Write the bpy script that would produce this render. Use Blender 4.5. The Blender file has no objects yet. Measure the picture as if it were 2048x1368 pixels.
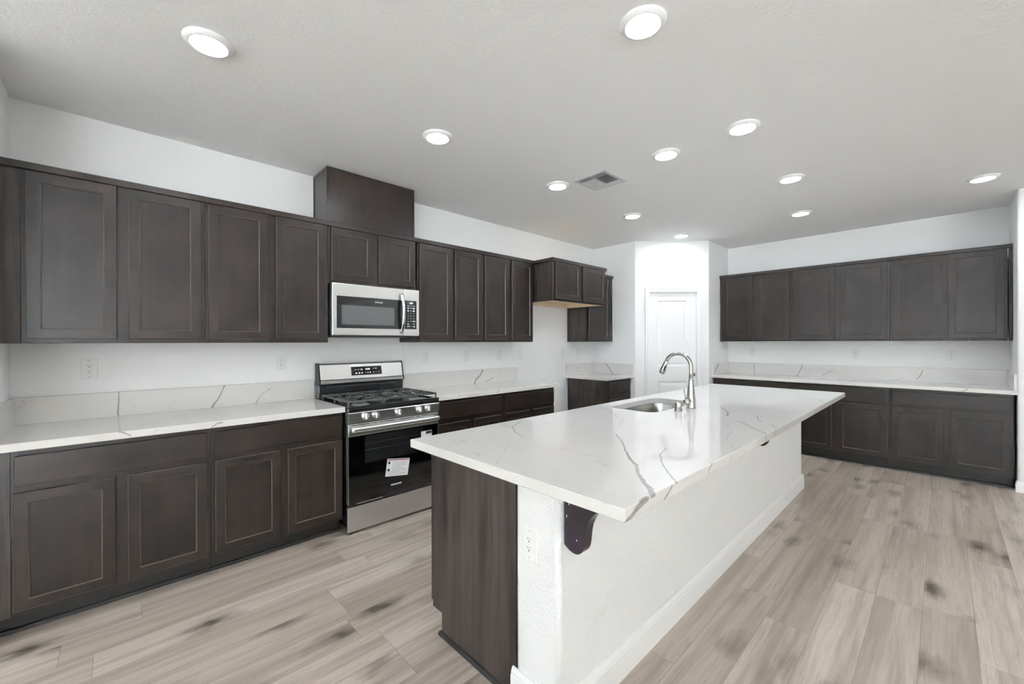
import bpy, bmesh, math, random
from mathutils import Vector, Matrix

C = bpy.context.scene.collection
S = bpy.context.scene

# ------------------------------------------------------------------ camera
def make_camera():
    yaw, roll = math.radians(46.2264), math.radians(-0.1597)
    pitch = math.radians(-0.0209)
    fw = Vector((-math.sin(yaw) * math.cos(pitch), math.cos(yaw) * math.cos(pitch), math.sin(pitch)))
    rt = Vector((math.cos(yaw), math.sin(yaw), 0))
    up = rt.cross(fw)
    c, s = math.cos(roll), math.sin(roll)
    r2 = c * rt + s * up
    u2 = -s * rt + c * up
    m = Matrix((r2, u2, -fw)).transposed().to_4x4()
    m.translation = Vector((3.5942, 0.4295, 1.3732))
    cam = bpy.data.cameras.new('camera')
    cam.sensor_width = 36.0
    cam.lens = 825.906 / 2048 * 36.0
    cam.clip_start = 0.02
    o = bpy.data.objects.new('camera', cam)
    C.objects.link(o)
    o.matrix_world = m
    S.camera = o
make_camera()

# ------------------------------------------------------------------ daylight, exposure
w = bpy.data.worlds.new('daylight')
S.world = w
w.use_nodes = True
bg = w.node_tree.nodes['Background']
bg.inputs[0].default_value = (0.78, 0.90, 1.0, 1)
bg.inputs[1].default_value = 0.7
S.view_settings.view_transform = 'Standard'
S.view_settings.look = 'None'
S.view_settings.gamma = 1.0
S.view_settings.use_curve_mapping = False
S.view_settings.exposure = 1.68
LENS_EMIT = 41.0
S.cycles.max_bounces = 14
S.cycles.diffuse_bounces = 8
S.cycles.glossy_bounces = 6
S.cycles.caustics_reflective = False
S.cycles.sample_clamp_indirect = 6.0
S.cycles.use_denoising = True
S.cycles.use_light_tree = True

sun = bpy.data.lights.new('sun', 'SUN')
sun.energy = 260.0
sun.angle = math.radians(1.0)
sun.color = (0.71, 0.865, 1.0)
so = bpy.data.objects.new('sun', sun)
C.objects.link(so)
so.rotation_euler = (math.radians(52), 0, math.radians(80))     # it only reaches the floor near the far glass doors

def portal(cx, cy, cz, sx, sy, rot):
    """daylight opening of a window: guides the sky light through it"""
    l = bpy.data.lights.new('window_daylight', 'AREA')
    l.shape = 'RECTANGLE'
    l.size, l.size_y = sx, sy
    l.cycles.is_portal = True
    o = bpy.data.objects.new('window_daylight', l)
    C.objects.link(o)
    o.location = (cx, cy, cz)
    o.rotation_euler = rot
R90 = math.pi / 2
H = 2.743
YB, XR = -7.0, 12.0      # wall behind the camera, far right wall
# openings: in the wall behind the camera  and in the far right wall 
BEHIND = [(1.5, 5.1, 0.80, 2.35), (6.0, 10.2, 0.80, 2.35)]
FARR = [(-6.2, -2.6, 0.02, 2.35)]
for x0, x1, z0, z1 in BEHIND:
    portal((x0 + x1) / 2, YB - 0.06, (z0 + z1) / 2, x1 - x0, z1 - z0, (R90, 0, 0))
for y0, y1, z0, z1 in FARR:
    portal(XR + 0.06, (y0 + y1) / 2, (z0 + z1) / 2, y1 - y0, z1 - z0, (R90, 0, R90))


# ------------------------------------------------------------------ materials
class NT:
    def __init__(s, name):
        s.m = bpy.data.materials.new(name)
        s.m.use_nodes = True
        s.t = s.m.node_tree
        s.b = s.t.nodes['Principled BSDF']
    def n(s, typ, **kw):
        x = s.t.nodes.new('ShaderNode' + typ)
        for k, v in kw.items():
            setattr(x, k, v)
        return x
    def l(s, a, b):
        s.t.links.new(a, b)
    def setb(s, **kw):
        for k, v in kw.items():
            s.b.inputs[k.replace('_', ' ')].default_value = v
    def math(s, op, a, b=None, c=None, clamp=False):
        x = s.n('Math', operation=op, use_clamp=clamp)
        for i, v in enumerate((a, b, c)):
            if v is None:
                continue
            if hasattr(v, 'is_linked'):
                s.l(v, x.inputs[i])
            else:
                x.inputs[i].default_value = v
        return x.outputs[0]
    def mapr(s, v, a, b, c, d, smooth=True):
        x = s.n('MapRange', interpolation_type='SMOOTHSTEP' if smooth else 'LINEAR')
        s.l(v, x.inputs[0])
        for i, q in enumerate((a, b, c, d)):
            x.inputs[i + 1].default_value = q
        return x.outputs[0]
    def mix(s, f, a, b):
        x = s.n('Mix', data_type='RGBA')
        if hasattr(f, 'is_linked'):
            s.l(f, x.inputs['Factor'])
        else:
            x.inputs['Factor'].default_value = f
        for key, v in (('A', a), ('B', b)):
            i = [k for k in x.inputs if k.name == key and k.type == 'RGBA'][0]
            if hasattr(v, 'is_linked'):
                s.l(v, i)
            else:
                i.default_value = (*v, 1)
        return [k for k in x.outputs if k.type == 'RGBA'][0]
    def noise(s, vec, scale, detail=2.0, rough=0.5, out=0, dist=0.0):
        x = s.n('TexNoise')
        if vec is not None:
            s.l(vec, x.inputs['Vector'])
        x.inputs['Scale'].default_value = scale
        x.inputs['Detail'].default_value = detail
        x.inputs['Roughness'].default_value = rough
        x.inputs['Distortion'].default_value = dist
        return x.outputs[out]
    def scale(s, vec, sx, sy, sz):
        x = s.n('VectorMath', operation='MULTIPLY')
        s.l(vec, x.inputs[0])
        x.inputs[1].default_value = (sx, sy, sz)
        return x.outputs[0]
    def add(s, a, b):
        x = s.n('VectorMath', operation='ADD')
        s.l(a, x.inputs[0])
        if hasattr(b, 'is_linked'):
            s.l(b, x.inputs[1])
        else:
            x.inputs[1].default_value = b
        return x.outputs[0]
    def bump(s, h, strength, dist):
        x = s.n('Bump')
        x.inputs['Strength'].default_value = strength
        x.inputs['Distance'].default_value = dist
        s.l(h, x.inputs['Height'])
        s.l(x.outputs[0], s.b.inputs['Normal'])
    def pos(s):
        return s.n('NewGeometry').outputs['Position']
    def objco(s):
        """object coordinates shifted by a random amount per object, so no two boards match"""
        tc = s.n('TexCoord').outputs['Object']
        r = s.n('ObjectInfo').outputs['Random']
        cx = s.n('CombineXYZ')
        for i in range(3):
            s.l(s.math('MULTIPLY', r, 37.0 + 11 * i), cx.inputs[i])
        return s.add(tc, cx.outputs[0])

def plain(name, col, rough=0.5, metal=0.0, spec=0.5, **kw):
    t = NT(name)
    t.setb(Base_Color=(*col, 1), Roughness=rough, Metallic=metal, Specular_IOR_Level=spec, **kw)
    return t.m

def paint(name, col, bump, scale, rough=0.6):
    t = NT(name)
    t.setb(Base_Color=(*col, 1), Roughness=rough, Specular_IOR_Level=0.3)
    p = t.pos()
    h = t.noise(p, scale, 3, 0.55)
    t.bump(t.mapr(h, 0.38, 0.72, 0, 1), bump, 0.003)
    return t.m

def wood(name, axis, grain=0.5, tint=(0.0080, 0.0054, 0.0045), light=(0.027, 0.0170, 0.0135), rough=0.315):
    """dark stained maple; axis = grain direction in the part's own coordinates"""
    t = NT(name)
    o = t.objco()
    st = {'x': (1.6, 26, 26), 'y': (26, 1.6, 26), 'z': (26, 26, 1.6)}[axis]
    fine = {'x': (4, 120, 120), 'y': (120, 4, 120), 'z': (120, 120, 4)}[axis]
    a = t.noise(t.scale(o, *st), 1.0, 3, 0.55)
    b = t.noise(t.scale(o, *fine), 1.0, 2, 0.5)
    m = t.noise(o, 5.0, 3, 0.55)
    f = t.math('ADD', t.math('MULTIPLY', t.mapr(a, 0.3, 0.7, 0, 1), grain), t.math('MULTIPLY', t.mapr(m, 0.3, 0.75, 0, 1), 0.75 - grain * 0.5))
    f = t.math('ADD', f, t.math('MULTIPLY', t.math('SUBTRACT', b, 0.5), grain * 0.7), clamp=True)
    t.l(t.mix(f, tint, light), t.b.inputs['Base Color'])
    t.l(t.mapr(m, 0.2, 0.8, rough - 0.02, rough + 0.05), t.b.inputs['Roughness'])
    t.setb(Specular_IOR_Level=0.33)
    return t.m

def steel(name, axis, col=(0.74, 0.74, 0.73), rough=0.32, streak=0.10):
    t = NT(name)
    t.setb(Base_Color=(*col, 1), Metallic=1.0)
    tc = t.n('TexCoord').outputs['Object']
    sc = {'x': (2, 500, 500), 'z': (500, 500, 2), 'y': (500, 2, 500)}[axis]
    b = t.noise(t.scale(tc, *sc), 1.0, 2, 0.6)
    t.l(t.mapr(b, 0.2, 0.8, rough - streak * 0.3, rough + streak * 0.3), t.b.inputs['Roughness'])
    t.bump(b, 0.015, 0.0003)
    return t.m

def vein_group():
    g = bpy.data.node_groups.new('vein_segment', 'ShaderNodeTree')
    for nm, ty in (('P', 'NodeSocketVector'), ('A', 'NodeSocketVector'), ('AB', 'NodeSocketVector'), ('invL2', 'NodeSocketFloat'), ('wa', 'NodeSocketFloat'), ('dw', 'NodeSocketFloat'), ('d', 'NodeSocketFloat'), ('prev', 'NodeSocketFloat')):
        g.interface.new_socket(nm, in_out='INPUT', socket_type=ty)
    g.interface.new_socket('out', in_out='OUTPUT', socket_type='NodeSocketFloat')
    gi, go = g.nodes.new('NodeGroupInput'), g.nodes.new('NodeGroupOutput')
    I = {s.name: s for s in gi.outputs}
    L = g.links.new
    def vm(op, a, b, outi=0):
        x = g.nodes.new('ShaderNodeVectorMath'); x.operation = op
        L(a, x.inputs[0])
        L(b, x.inputs[3 if op == 'SCALE' else 1])
        return x.outputs[outi]
    def mm(op, a, b, cl=False):
        x = g.nodes.new('ShaderNodeMath'); x.operation = op; x.use_clamp = cl
        for i, v in enumerate((a, b)):
            if hasattr(v, 'is_linked'):
                L(v, x.inputs[i])
            else:
                x.inputs[i].default_value = v
        return x.outputs[0]
    ap = vm('SUBTRACT', I['P'], I['A'])
    tt = mm('MULTIPLY', vm('DOT_PRODUCT', ap, I['AB'], 1), I['invL2'], True)
    near = vm('SCALE', I['AB'], tt)
    x = g.nodes.new('ShaderNodeVectorMath'); x.operation = 'DISTANCE'
    L(ap, x.inputs[0]); L(near, x.inputs[1])
    half = mm('ADD', I['wa'], mm('MULTIPLY', tt, I['dw']))
    r = mm('DIVIDE', x.outputs[1], half)
    mr = g.nodes.new('ShaderNodeMapRange'); mr.interpolation_type = 'SMOOTHSTEP'
    L(r, mr.inputs[0])
    for i, v in enumerate((0.75, 1.25, 1.0, 0.0)):
        mr.inputs[i + 1].default_value = v
    L(mm('MAXIMUM', mm('MULTIPLY', mr.outputs[0], I['d']), I['prev']), go.inputs[0])
    return g
VG = vein_group()

def quartz(name, segs, rough=0.02):
    """white quartz; segs = the drawn veins (x0,y0,z0,x1,y1,z1,width0,width1,depth)"""
    t = NT(name)
    p = t.pos()
    wob = t.n('TexNoise'); t.l(p, wob.inputs['Vector']); wob.inputs['Scale'].default_value = 26; wob.inputs['Detail'].default_value = 3
    v = t.n('VectorMath', operation='SUBTRACT'); t.l(wob.outputs['Color'], v.inputs[0]); v.inputs[1].default_value = (0.5, 0.5, 0.5)
    P = t.add(p, t.scale(v.outputs[0], 0.016, 0.016, 0.004))
    prev = None
    for a0, a1, a2, b0, b1, b2, wa, wb, d in segs:
        g = t.n('Group'); g.node_tree = VG
        if prev is None:
            t.l(P, g.inputs['P'])
        else:                       # a null dependency keeps the segments in sequence
            seq = t.n('VectorMath', operation='MULTIPLY_ADD')
            t.l(prev, seq.inputs[0]); seq.inputs[1].default_value = (1e-9, 1e-9, 1e-9); t.l(P, seq.inputs[2])
            t.l(seq.outputs[0], g.inputs['P'])
        ab = (b0 - a0, b1 - a1, b2 - a2)
        g.inputs['A'].default_value = (a0, a1, a2)
        g.inputs['AB'].default_value = ab
        g.inputs['invL2'].default_value = 1.0 / max(1e-6, sum(q * q for q in ab))
        g.inputs['wa'].default_value = wa * 0.5
        g.inputs['dw'].default_value = (wb - wa) * 0.5
        g.inputs['d'].default_value = d
        if prev is None:
            g.inputs['prev'].default_value = 0.0
        else:
            t.l(prev, g.inputs['prev'])
        prev = g.outputs[0]
    # faint hair veins everywhere
    n1 = t.noise(t.add(p, t.scale(v.outputs[0], 0.12, 0.12, 0.12)), 2.1, 3, 0.55)
    hair = t.mapr(t.math('ABSOLUTE', t.math('SUBTRACT', n1, 0.5)), 0.0, 0.006, 1.0, 0.0)
    gate = t.mapr(t.noise(p, 3.3, 2), 0.52, 0.68, 0.0, 0.30)
    hair = t.math('MULTIPLY', hair, gate)
    cloud = t.mapr(t.noise(p, 1.7, 3), 0.35, 0.75, 0.0, 0.07)
    tone = t.mapr(t.noise(p, 60, 2), 0.3, 0.7, 0.8, 1.05)
    f = t.math('MULTIPLY', prev, tone) if prev is not None else hair
    f = t.math('MAXIMUM', t.math('MAXIMUM', f, hair), cloud, clamp=True)
    t.l(t.mix(f, (0.70, 0.684, 0.662), (0.15, 0.14, 0.128)), t.b.inputs['Base Color'])
    t.setb(Roughness=rough, Specular_IOR_Level=0.5)
    return t.m

def floor_mat():
    t = NT('floor_planks')
    p = t.pos()
    sp = t.n('SeparateXYZ'); t.l(p, sp.inputs[0])
    X = t.math('DIVIDE', t.math('SUBTRACT', sp.outputs[0], 1.54), 0.18)
    row = t.math('FLOOR', X)
    fx = t.math('SUBTRACT', X, row)
    wn = t.n('TexWhiteNoise', noise_dimensions='1D'); t.l(t.math('ADD', row, 0.37), wn.inputs['W'])
    Y = t.math('DIVIDE', t.math('ADD', sp.outputs[1], t.math('MULTIPLY', wn.outputs['Value'], 1.22)), 1.22)
    col = t.math('FLOOR', Y)
    fy = t.math('SUBTRACT', Y, col)
    idv = t.n('CombineXYZ'); t.l(row, idv.inputs[0]); t.l(col, idv.inputs[1]); idv.inputs[2].default_value = 2.7
    w2 = t.n('TexWhiteNoise', noise_dimensions='3D'); t.l(idv.outputs[0], w2.inputs['Vector'])
    shift = t.scale(w2.outputs['Color'], 40, 40, 40)
    q = t.add(p, shift)
    warp = t.n('TexNoise'); t.l(t.scale(q, 6, 2.2, 1), warp.inputs['Vector']); warp.inputs['Scale'].default_value = 1.0; warp.inputs['Detail'].default_value = 2
    wv = t.n('VectorMath', operation='SUBTRACT'); t.l(warp.outputs['Color'], wv.inputs[0]); wv.inputs[1].default_value = (0.5, 0.5, 0.5)
    qw = t.add(q, t.scale(wv.outputs[0], 0.026, 0.10, 0))
    band = t.noise(t.scale(qw, 17, 0.7, 1), 1.0, 3, 0.6)
    fine = t.noise(t.scale(qw, 110, 6, 1), 1.0, 4, 0.65)
    vor = t.n('TexVoronoi'); vor.feature = 'F1'
    wk = t.n('TexNoise'); t.l(t.scale(q, 22, 9, 1), wk.inputs['Vector']); wk.inputs['Scale'].default_value = 1.0; wk.inputs['Detail'].default_value = 3
    wks = t.n('VectorMath', operation='SUBTRACT'); t.l(wk.outputs['Color'], wks.inputs[0]); wks.inputs[1].default_value = (0.5, 0.5, 0.5)
    t.l(t.scale(t.add(qw, t.scale(wks.outputs[0], 0.06, 0.20, 0)), 5.4, 2.7, 0.0), vor.inputs['Vector']); vor.inputs['Scale'].default_value = 1.0; vor.inputs['Randomness'].default_value = 0.85
    kd = vor.outputs['Distance']
    ksp = t.n('SeparateColor'); t.l(vor.outputs['Color'], ksp.inputs[0])
    pick = t.mapr(ksp.outputs[0], 0.22, 0.34, 0.0, 1.0)
    halo = t.math('MULTIPLY', t.mapr(kd, 0.02, 0.46, 0.95, 0.0), pick)
    core = t.math('MULTIPLY', t.mapr(kd, 0.03, 0.20, 0.9, 0.0), pick)
    base = t.mix(w2.outputs['Value'], (0.45, 0.385, 0.328), (0.585, 0.515, 0.452))
    c1 = t.mix(t.mapr(band, 0.38, 0.70, 0.0, 0.75), base, (0.27, 0.222, 0.185))
    c2 = t.mix(t.mapr(fine, 0.40, 0.75, 0.0, 0.5), c1, (0.31, 0.26, 0.22))
    c3 = t.mix(t.math('MULTIPLY', halo, t.mapr(fine, 0.2, 0.7, 0.75, 1.1)), c2, (0.135, 0.108, 0.088))
    c4 = t.mix(core, c3, (0.075, 0.06, 0.05))
    ex = t.math('MINIMUM', fx, t.math('SUBTRACT', 1.0, fx))
    ey = t.math('MULTIPLY', t.math('MINIMUM', fy, t.math('SUBTRACT', 1.0, fy)), 1.22 / 0.18)
    seam = t.mapr(t.math('MINIMUM', ex, ey), 0.003, 0.009, 1.0, 0.0)
    c5 = t.mix(t.math('MULTIPLY', seam, 0.55), c4, (0.11, 0.09, 0.075))
    t.l(c5, t.b.inputs['Base Color'])
    t.l(t.mapr(fine, 0.2, 0.8, 0.31, 0.40), t.b.inputs['Roughness'])
    t.setb(Specular_IOR_Level=0.5)
    h = t.math('SUBTRACT', t.math('MULTIPLY', fine, 0.35), seam)
    t.bump(h, 0.18, 0.0012)
    return t.m

def emit(name, col, s):
    t = NT(name)
    t.setb(Base_Color=(0.8, 0.8, 0.8, 1), Emission_Color=(*col, 1), Emission_Strength=s)
    return t.m

M = {}
M['wall'] = paint('wall_paint', (0.88, 0.88, 0.88), 0.22, 95)
M['wall_rough'] = paint('orange_peel_paint', (0.83, 0.83, 0.83), 0.55, 85)
M['ceil'] = paint('ceiling_paint', (0.88, 0.88, 0.88), 0.16, 60, 0.8)
M['trim'] = plain('trim_paint', (0.88, 0.88, 0.88), 0.32)
M['floor'] = floor_mat()
M['patio'] = plain('patio_concrete', (0.62, 0.60, 0.57), 0.8)
M['wv'] = wood('stained_maple_upright', 'z', 0.30)
M['wh'] = wood('stained_maple_level', 'x', 0.45)
M['wside'] = wood('stained_side_panel', 'z', 0.75, (0.010, 0.0072, 0.0062), (0.052, 0.039, 0.034), 0.40)
M['wdark'] = wood('stained_toe_kick', 'x', 0.2, (0.010, 0.0085, 0.008), (0.016, 0.013, 0.012), 0.45)
M['raw'] = wood('raw_plywood', 'x', 0.4, (0.62, 0.48, 0.33), (0.78, 0.64, 0.47), 0.5)
M['ssh'] = steel('brushed_steel_level', 'x')
M['ssz'] = steel('brushed_steel_upright', 'z')
M['nickel'] = steel('brushed_nickel', 'z', (0.46, 0.445, 0.42), 0.22, 0.06)
M['sink'] = steel('sink_steel', 'z', (0.44, 0.43, 0.41), 0.20, 0.12)
M['chrome'] = plain('polished_steel', (0.75, 0.75, 0.74), 0.12, 1.0)
M['knob'] = plain('knob_steel', (0.78, 0.78, 0.77), 0.30, 1.0)
M['black'] = plain('black_enamel', (0.012, 0.012, 0.013), 0.18)
M['blackglass'] = plain('black_glass', (0.006, 0.006, 0.007), 0.04)
M['iron'] = plain('cast_iron', (0.065, 0.065, 0.066), 0.42)
M['oveninside'] = plain('oven_cavity', (0.16, 0.16, 0.16), 0.5)
M['rack'] = plain('oven_rack_wire', (0.65, 0.65, 0.64), 0.35)
M['worn'] = plain('sanded_edge', (0.072, 0.050, 0.037), 0.32, 0.0, 0.4)
M['rubber'] = plain('black_rubber', (0.015, 0.015, 0.015), 0.6)
M['micwin'] = plain('mesh_window', (0.085, 0.085, 0.087), 0.10)
M['burner'] = plain('burner_ring', (0.42, 0.42, 0.42), 0.4, 0.8)
M['plate'] = plain('white_plastic', (0.83, 0.83, 0.82), 0.35)
M['slot'] = plain('dark_slot', (0.02, 0.02, 0.02), 0.6)
M['ventmetal'] = plain('vent_metal', (0.60, 0.60, 0.60), 0.4)
M['ventdark'] = plain('duct_shadow', (0.20, 0.20, 0.20), 0.7)
M['lens'] = emit('light_lens', (0.88, 0.94, 1.0), LENS_EMIT)
M['led'] = emit('display_digits', (0.95, 0.97, 1.0), 0.35)
M['print'] = plain('white_print', (0.62, 0.62, 0.62), 0.5)
M['logo'] = plain('silver_print', (0.75, 0.75, 0.75), 0.3)
M['paper'] = plain('tag_paper', (0.74, 0.74, 0.74), 0.6)
M['paperink'] = plain('tag_grey_ink', (0.42, 0.42, 0.43), 0.6)
M['redink'] = plain('tag_red_ink', (0.30, 0.12, 0.11), 0.6)
M['blackink'] = plain('tag_black_ink', (0.02, 0.02, 0.02), 0.6)

def corbel_mat():
    t = NT('painted_dark_corbel')
    o = t.objco()
    m = t.noise(o, 9, 3)
    c = t.mix(t.mapr(m, 0.3, 0.7, 0, 1), (0.007, 0.0045, 0.006), (0.015, 0.008, 0.016))
    sp = t.n('TexVoronoi'); t.l(t.scale(o, 95, 95, 55), sp.inputs['Vector']); sp.inputs['Scale'].default_value = 1.0
    sc = t.n('SeparateColor'); t.l(sp.outputs['Color'], sc.inputs[0])
    f = t.math('MULTIPLY', t.mapr(sp.outputs['Distance'], 0.15, 0.35, 1, 0), t.mapr(sc.outputs[0], 0.86, 0.9, 0, 1))
    f = t.math('MULTIPLY', f, t.mapr(t.noise(o, 12, 1), 0.5, 0.56, 0, 1))
    t.l(t.mix(f, c, (0.55, 0.56, 0.56)), t.b.inputs['Base Color'])
    t.setb(Roughness=0.22)
    return t.m
M['corbel'] = corbel_mat()

def tinted_glass():
    t = NT('oven_door_glass')
    t.t.nodes.remove(t.b)
    out = [n for n in t.t.nodes if n.type == 'OUTPUT_MATERIAL'][0]
    tr = t.n('BsdfTransparent'); tr.inputs[0].default_value = (0.70, 0.70, 0.71, 1)
    gl = t.n('BsdfGlossy'); gl.inputs[0].default_value = (1, 1, 1, 1); gl.inputs[1].default_value = 0.03
    fr = t.n('Fresnel'); fr.inputs[0].default_value = 1.5
    mx = t.n('MixShader')
    t.l(fr.outputs[0], mx.inputs[0]); t.l(tr.outputs[0], mx.inputs[1]); t.l(gl.outputs[0], mx.inputs[2])
    t.l(mx.outputs[0], out.inputs[0])
    return t.m
M['ovenglass'] = tinted_glass()

V_ISLAND = [
 (2.472, 2.214, 0.914, 2.573, 2.105, 0.914, 0.006, 0.0076, 0.75),
 (2.573, 2.105, 0.914, 2.689, 1.952, 0.914, 0.0076, 0.0092, 0.75),
 (2.689, 1.952, 0.914, 2.736, 1.892, 0.914, 0.0092, 0.0109, 0.75),
 (2.736, 1.892, 0.914, 2.805, 1.826, 0.914, 0.0109, 0.0125, 0.75),
 (2.805, 1.826, 0.914, 2.863, 1.732, 0.914, 0.0125, 0.0141, 0.75),
 (2.863, 1.732, 0.914, 2.916, 1.673, 0.914, 0.0141, 0.0158, 0.75),
 (2.916, 1.673, 0.914, 2.959, 1.632, 0.914, 0.0158, 0.0174, 0.75),
 (2.959, 1.632, 0.914, 2.996, 1.583, 0.914, 0.0174, 0.019, 0.75),
 (2.993, 1.556, 0.914, 2.993, 1.498, 0.9, 0.022, 0.018, 0.85),
 (2.993, 1.498, 0.9, 2.993, 1.464, 0.885, 0.018, 0.014, 0.85),
 (2.993, 1.464, 0.885, 2.993, 1.438, 0.878, 0.014, 0.01, 0.85),
 (2.764, 2.15, 0.914, 2.799, 2.021, 0.914, 0.004, 0.005, 0.7),
 (2.799, 2.021, 0.914, 2.859, 1.916, 0.914, 0.005, 0.006, 0.7),
 (2.859, 1.916, 0.914, 2.915, 1.839, 0.914, 0.006, 0.007, 0.7),
 (2.915, 1.839, 0.914, 2.963, 1.782, 0.914, 0.007, 0.008, 0.7),
 (2.963, 1.782, 0.914, 2.991, 1.745, 0.914, 0.008, 0.009, 0.7),
 (2.993, 1.715, 0.908, 2.993, 1.689, 0.893, 0.009, 0.0075, 0.8),
 (2.993, 1.689, 0.893, 2.993, 1.662, 0.88, 0.0075, 0.006, 0.8),
 (1.907, 1.976, 0.914, 1.992, 1.966, 0.914, 0.005, 0.0047, 0.7),
 (1.992, 1.966, 0.914, 2.101, 1.886, 0.914, 0.0047, 0.0043, 0.7),
 (2.101, 1.886, 0.914, 2.196, 1.843, 0.914, 0.0043, 0.004, 0.7),
 (1.992, 1.966, 0.914, 1.935, 2.06, 0.914, 0.007, 0.006, 0.6),
 (1.935, 2.06, 0.914, 1.887, 2.143, 0.914, 0.006, 0.005, 0.6),
 (2.457, 1.808, 0.914, 2.481, 1.851, 0.914, 0.003, 0.003, 0.7),
 (2.598, 1.787, 0.914, 2.611, 1.821, 0.914, 0.003, 0.003, 0.6),
 (2.66, 1.765, 0.914, 2.702, 1.749, 0.914, 0.003, 0.003, 0.6),
 (2.702, 1.749, 0.914, 2.733, 1.742, 0.914, 0.003, 0.003, 0.6),
 (2.468, 1.769, 0.914, 2.557, 1.701, 0.914, 0.003, 0.0027, 0.25),
 (2.557, 1.701, 0.914, 2.633, 1.678, 0.914, 0.0027, 0.0025, 0.25),
 (2.633, 1.678, 0.914, 2.683, 1.683, 0.914, 0.0025, 0.0023, 0.25),
 (2.683, 1.683, 0.914, 2.752, 1.681, 0.914, 0.0023, 0.002, 0.25),
 (2.756, 3.024, 0.914, 2.812, 2.982, 0.914, 0.004, 0.0045, 0.8),
 (2.812, 2.982, 0.914, 2.884, 2.872, 0.914, 0.0045, 0.005, 0.8),
 (2.884, 2.872, 0.914, 2.933, 2.812, 0.914, 0.005, 0.0055, 0.8),
 (2.933, 2.812, 0.914, 2.987, 2.757, 0.914, 0.0055, 0.006, 0.8),
 (2.993, 2.733, 0.914, 2.993, 2.717, 0.878, 0.006, 0.005, 0.8),
 (2.805, 3.262, 0.914, 2.847, 3.142, 0.914, 0.006, 0.005, 0.7),
 (2.847, 3.142, 0.914, 2.879, 3.082, 0.914, 0.005, 0.004, 0.7),
 (2.524, 3.46, 0.914, 2.578, 3.375, 0.914, 0.008, 0.0087, 0.6),
 (2.578, 3.375, 0.914, 2.635, 3.28, 0.914, 0.0087, 0.0093, 0.6),
 (2.635, 3.28, 0.914, 2.677, 3.132, 0.914, 0.0093, 0.01, 0.6),
 (2.928, 3.021, 0.914, 2.949, 3.012, 0.914, 0.005, 0.0055, 0.7),
 (2.949, 3.012, 0.914, 2.986, 2.947, 0.914, 0.0055, 0.006, 0.7),
 (2.993, 2.908, 0.916, 2.993, 2.858, 0.877, 0.006, 0.005, 0.8),
 (2.729, 2.922, 0.914, 2.849, 2.699, 0.914, 0.003, 0.003, 0.4),
 (2.849, 2.699, 0.914, 2.886, 2.507, 0.914, 0.003, 0.003, 0.4),
 (2.886, 2.507, 0.914, 2.948, 2.385, 0.914, 0.003, 0.003, 0.4),
 (2.948, 2.385, 0.914, 2.984, 2.328, 0.914, 0.003, 0.003, 0.4),
 (2.993, 2.284, 0.91, 2.993, 2.231, 0.886, 0.004, 0.004, 0.5),
 (1.944, 2.865, 0.914, 2.051, 2.798, 0.914, 0.006, 0.005, 0.55),
 (2.051, 2.798, 0.914, 2.223, 2.627, 0.914, 0.005, 0.004, 0.55),
 (2.308, 2.561, 0.914, 2.366, 2.42, 0.914, 0.004, 0.0035, 0.5),
 (2.366, 2.42, 0.914, 2.407, 2.388, 0.914, 0.0035, 0.003, 0.5),
 (2.2, 1.741, 0.914, 2.289, 1.641, 0.914, 0.003, 0.003, 0.3),
 (2.289, 1.641, 0.914, 2.359, 1.559, 0.914, 0.003, 0.003, 0.3),
 (2.359, 1.559, 0.914, 2.43, 1.459, 0.914, 0.003, 0.003, 0.3),
 (2.238, 1.499, 0.914, 2.272, 1.508, 0.914, 0.004, 0.004, 0.5),
 (2.272, 1.508, 0.914, 2.303, 1.473, 0.914, 0.004, 0.004, 0.5),
 (2.373, 1.956, 0.914, 2.428, 1.973, 0.914, 0.003, 0.0027, 0.3),
 (2.428, 1.973, 0.914, 2.492, 1.946, 0.914, 0.0027, 0.0023, 0.3),
 (2.492, 1.946, 0.914, 2.55, 1.931, 0.914, 0.0023, 0.002, 0.3),
 (2.993, 2.052, 0.914, 2.993, 2.02, 0.899, 0.008, 0.007, 0.6),
 (2.993, 2.02, 0.899, 2.993, 2.009, 0.876, 0.007, 0.006, 0.6),
 (2.993, 2.162, 0.899, 2.993, 2.052, 0.881, 0.003, 0.003, 0.4),
 (2.993, 4.201, 0.909, 2.993, 4.157, 0.882, 0.006, 0.005, 0.7),
 (2.909, 4.429, 0.914, 2.995, 4.179, 0.914, 0.008, 0.008, 0.5),
 (2.521, 4.434, 0.914, 2.637, 4.319, 0.914, 0.01, 0.006, 0.3),
 (2.001, 2.183, 0.914, 2.073, 2.176, 0.914, 0.006, 0.004, 0.4),
]
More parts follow.
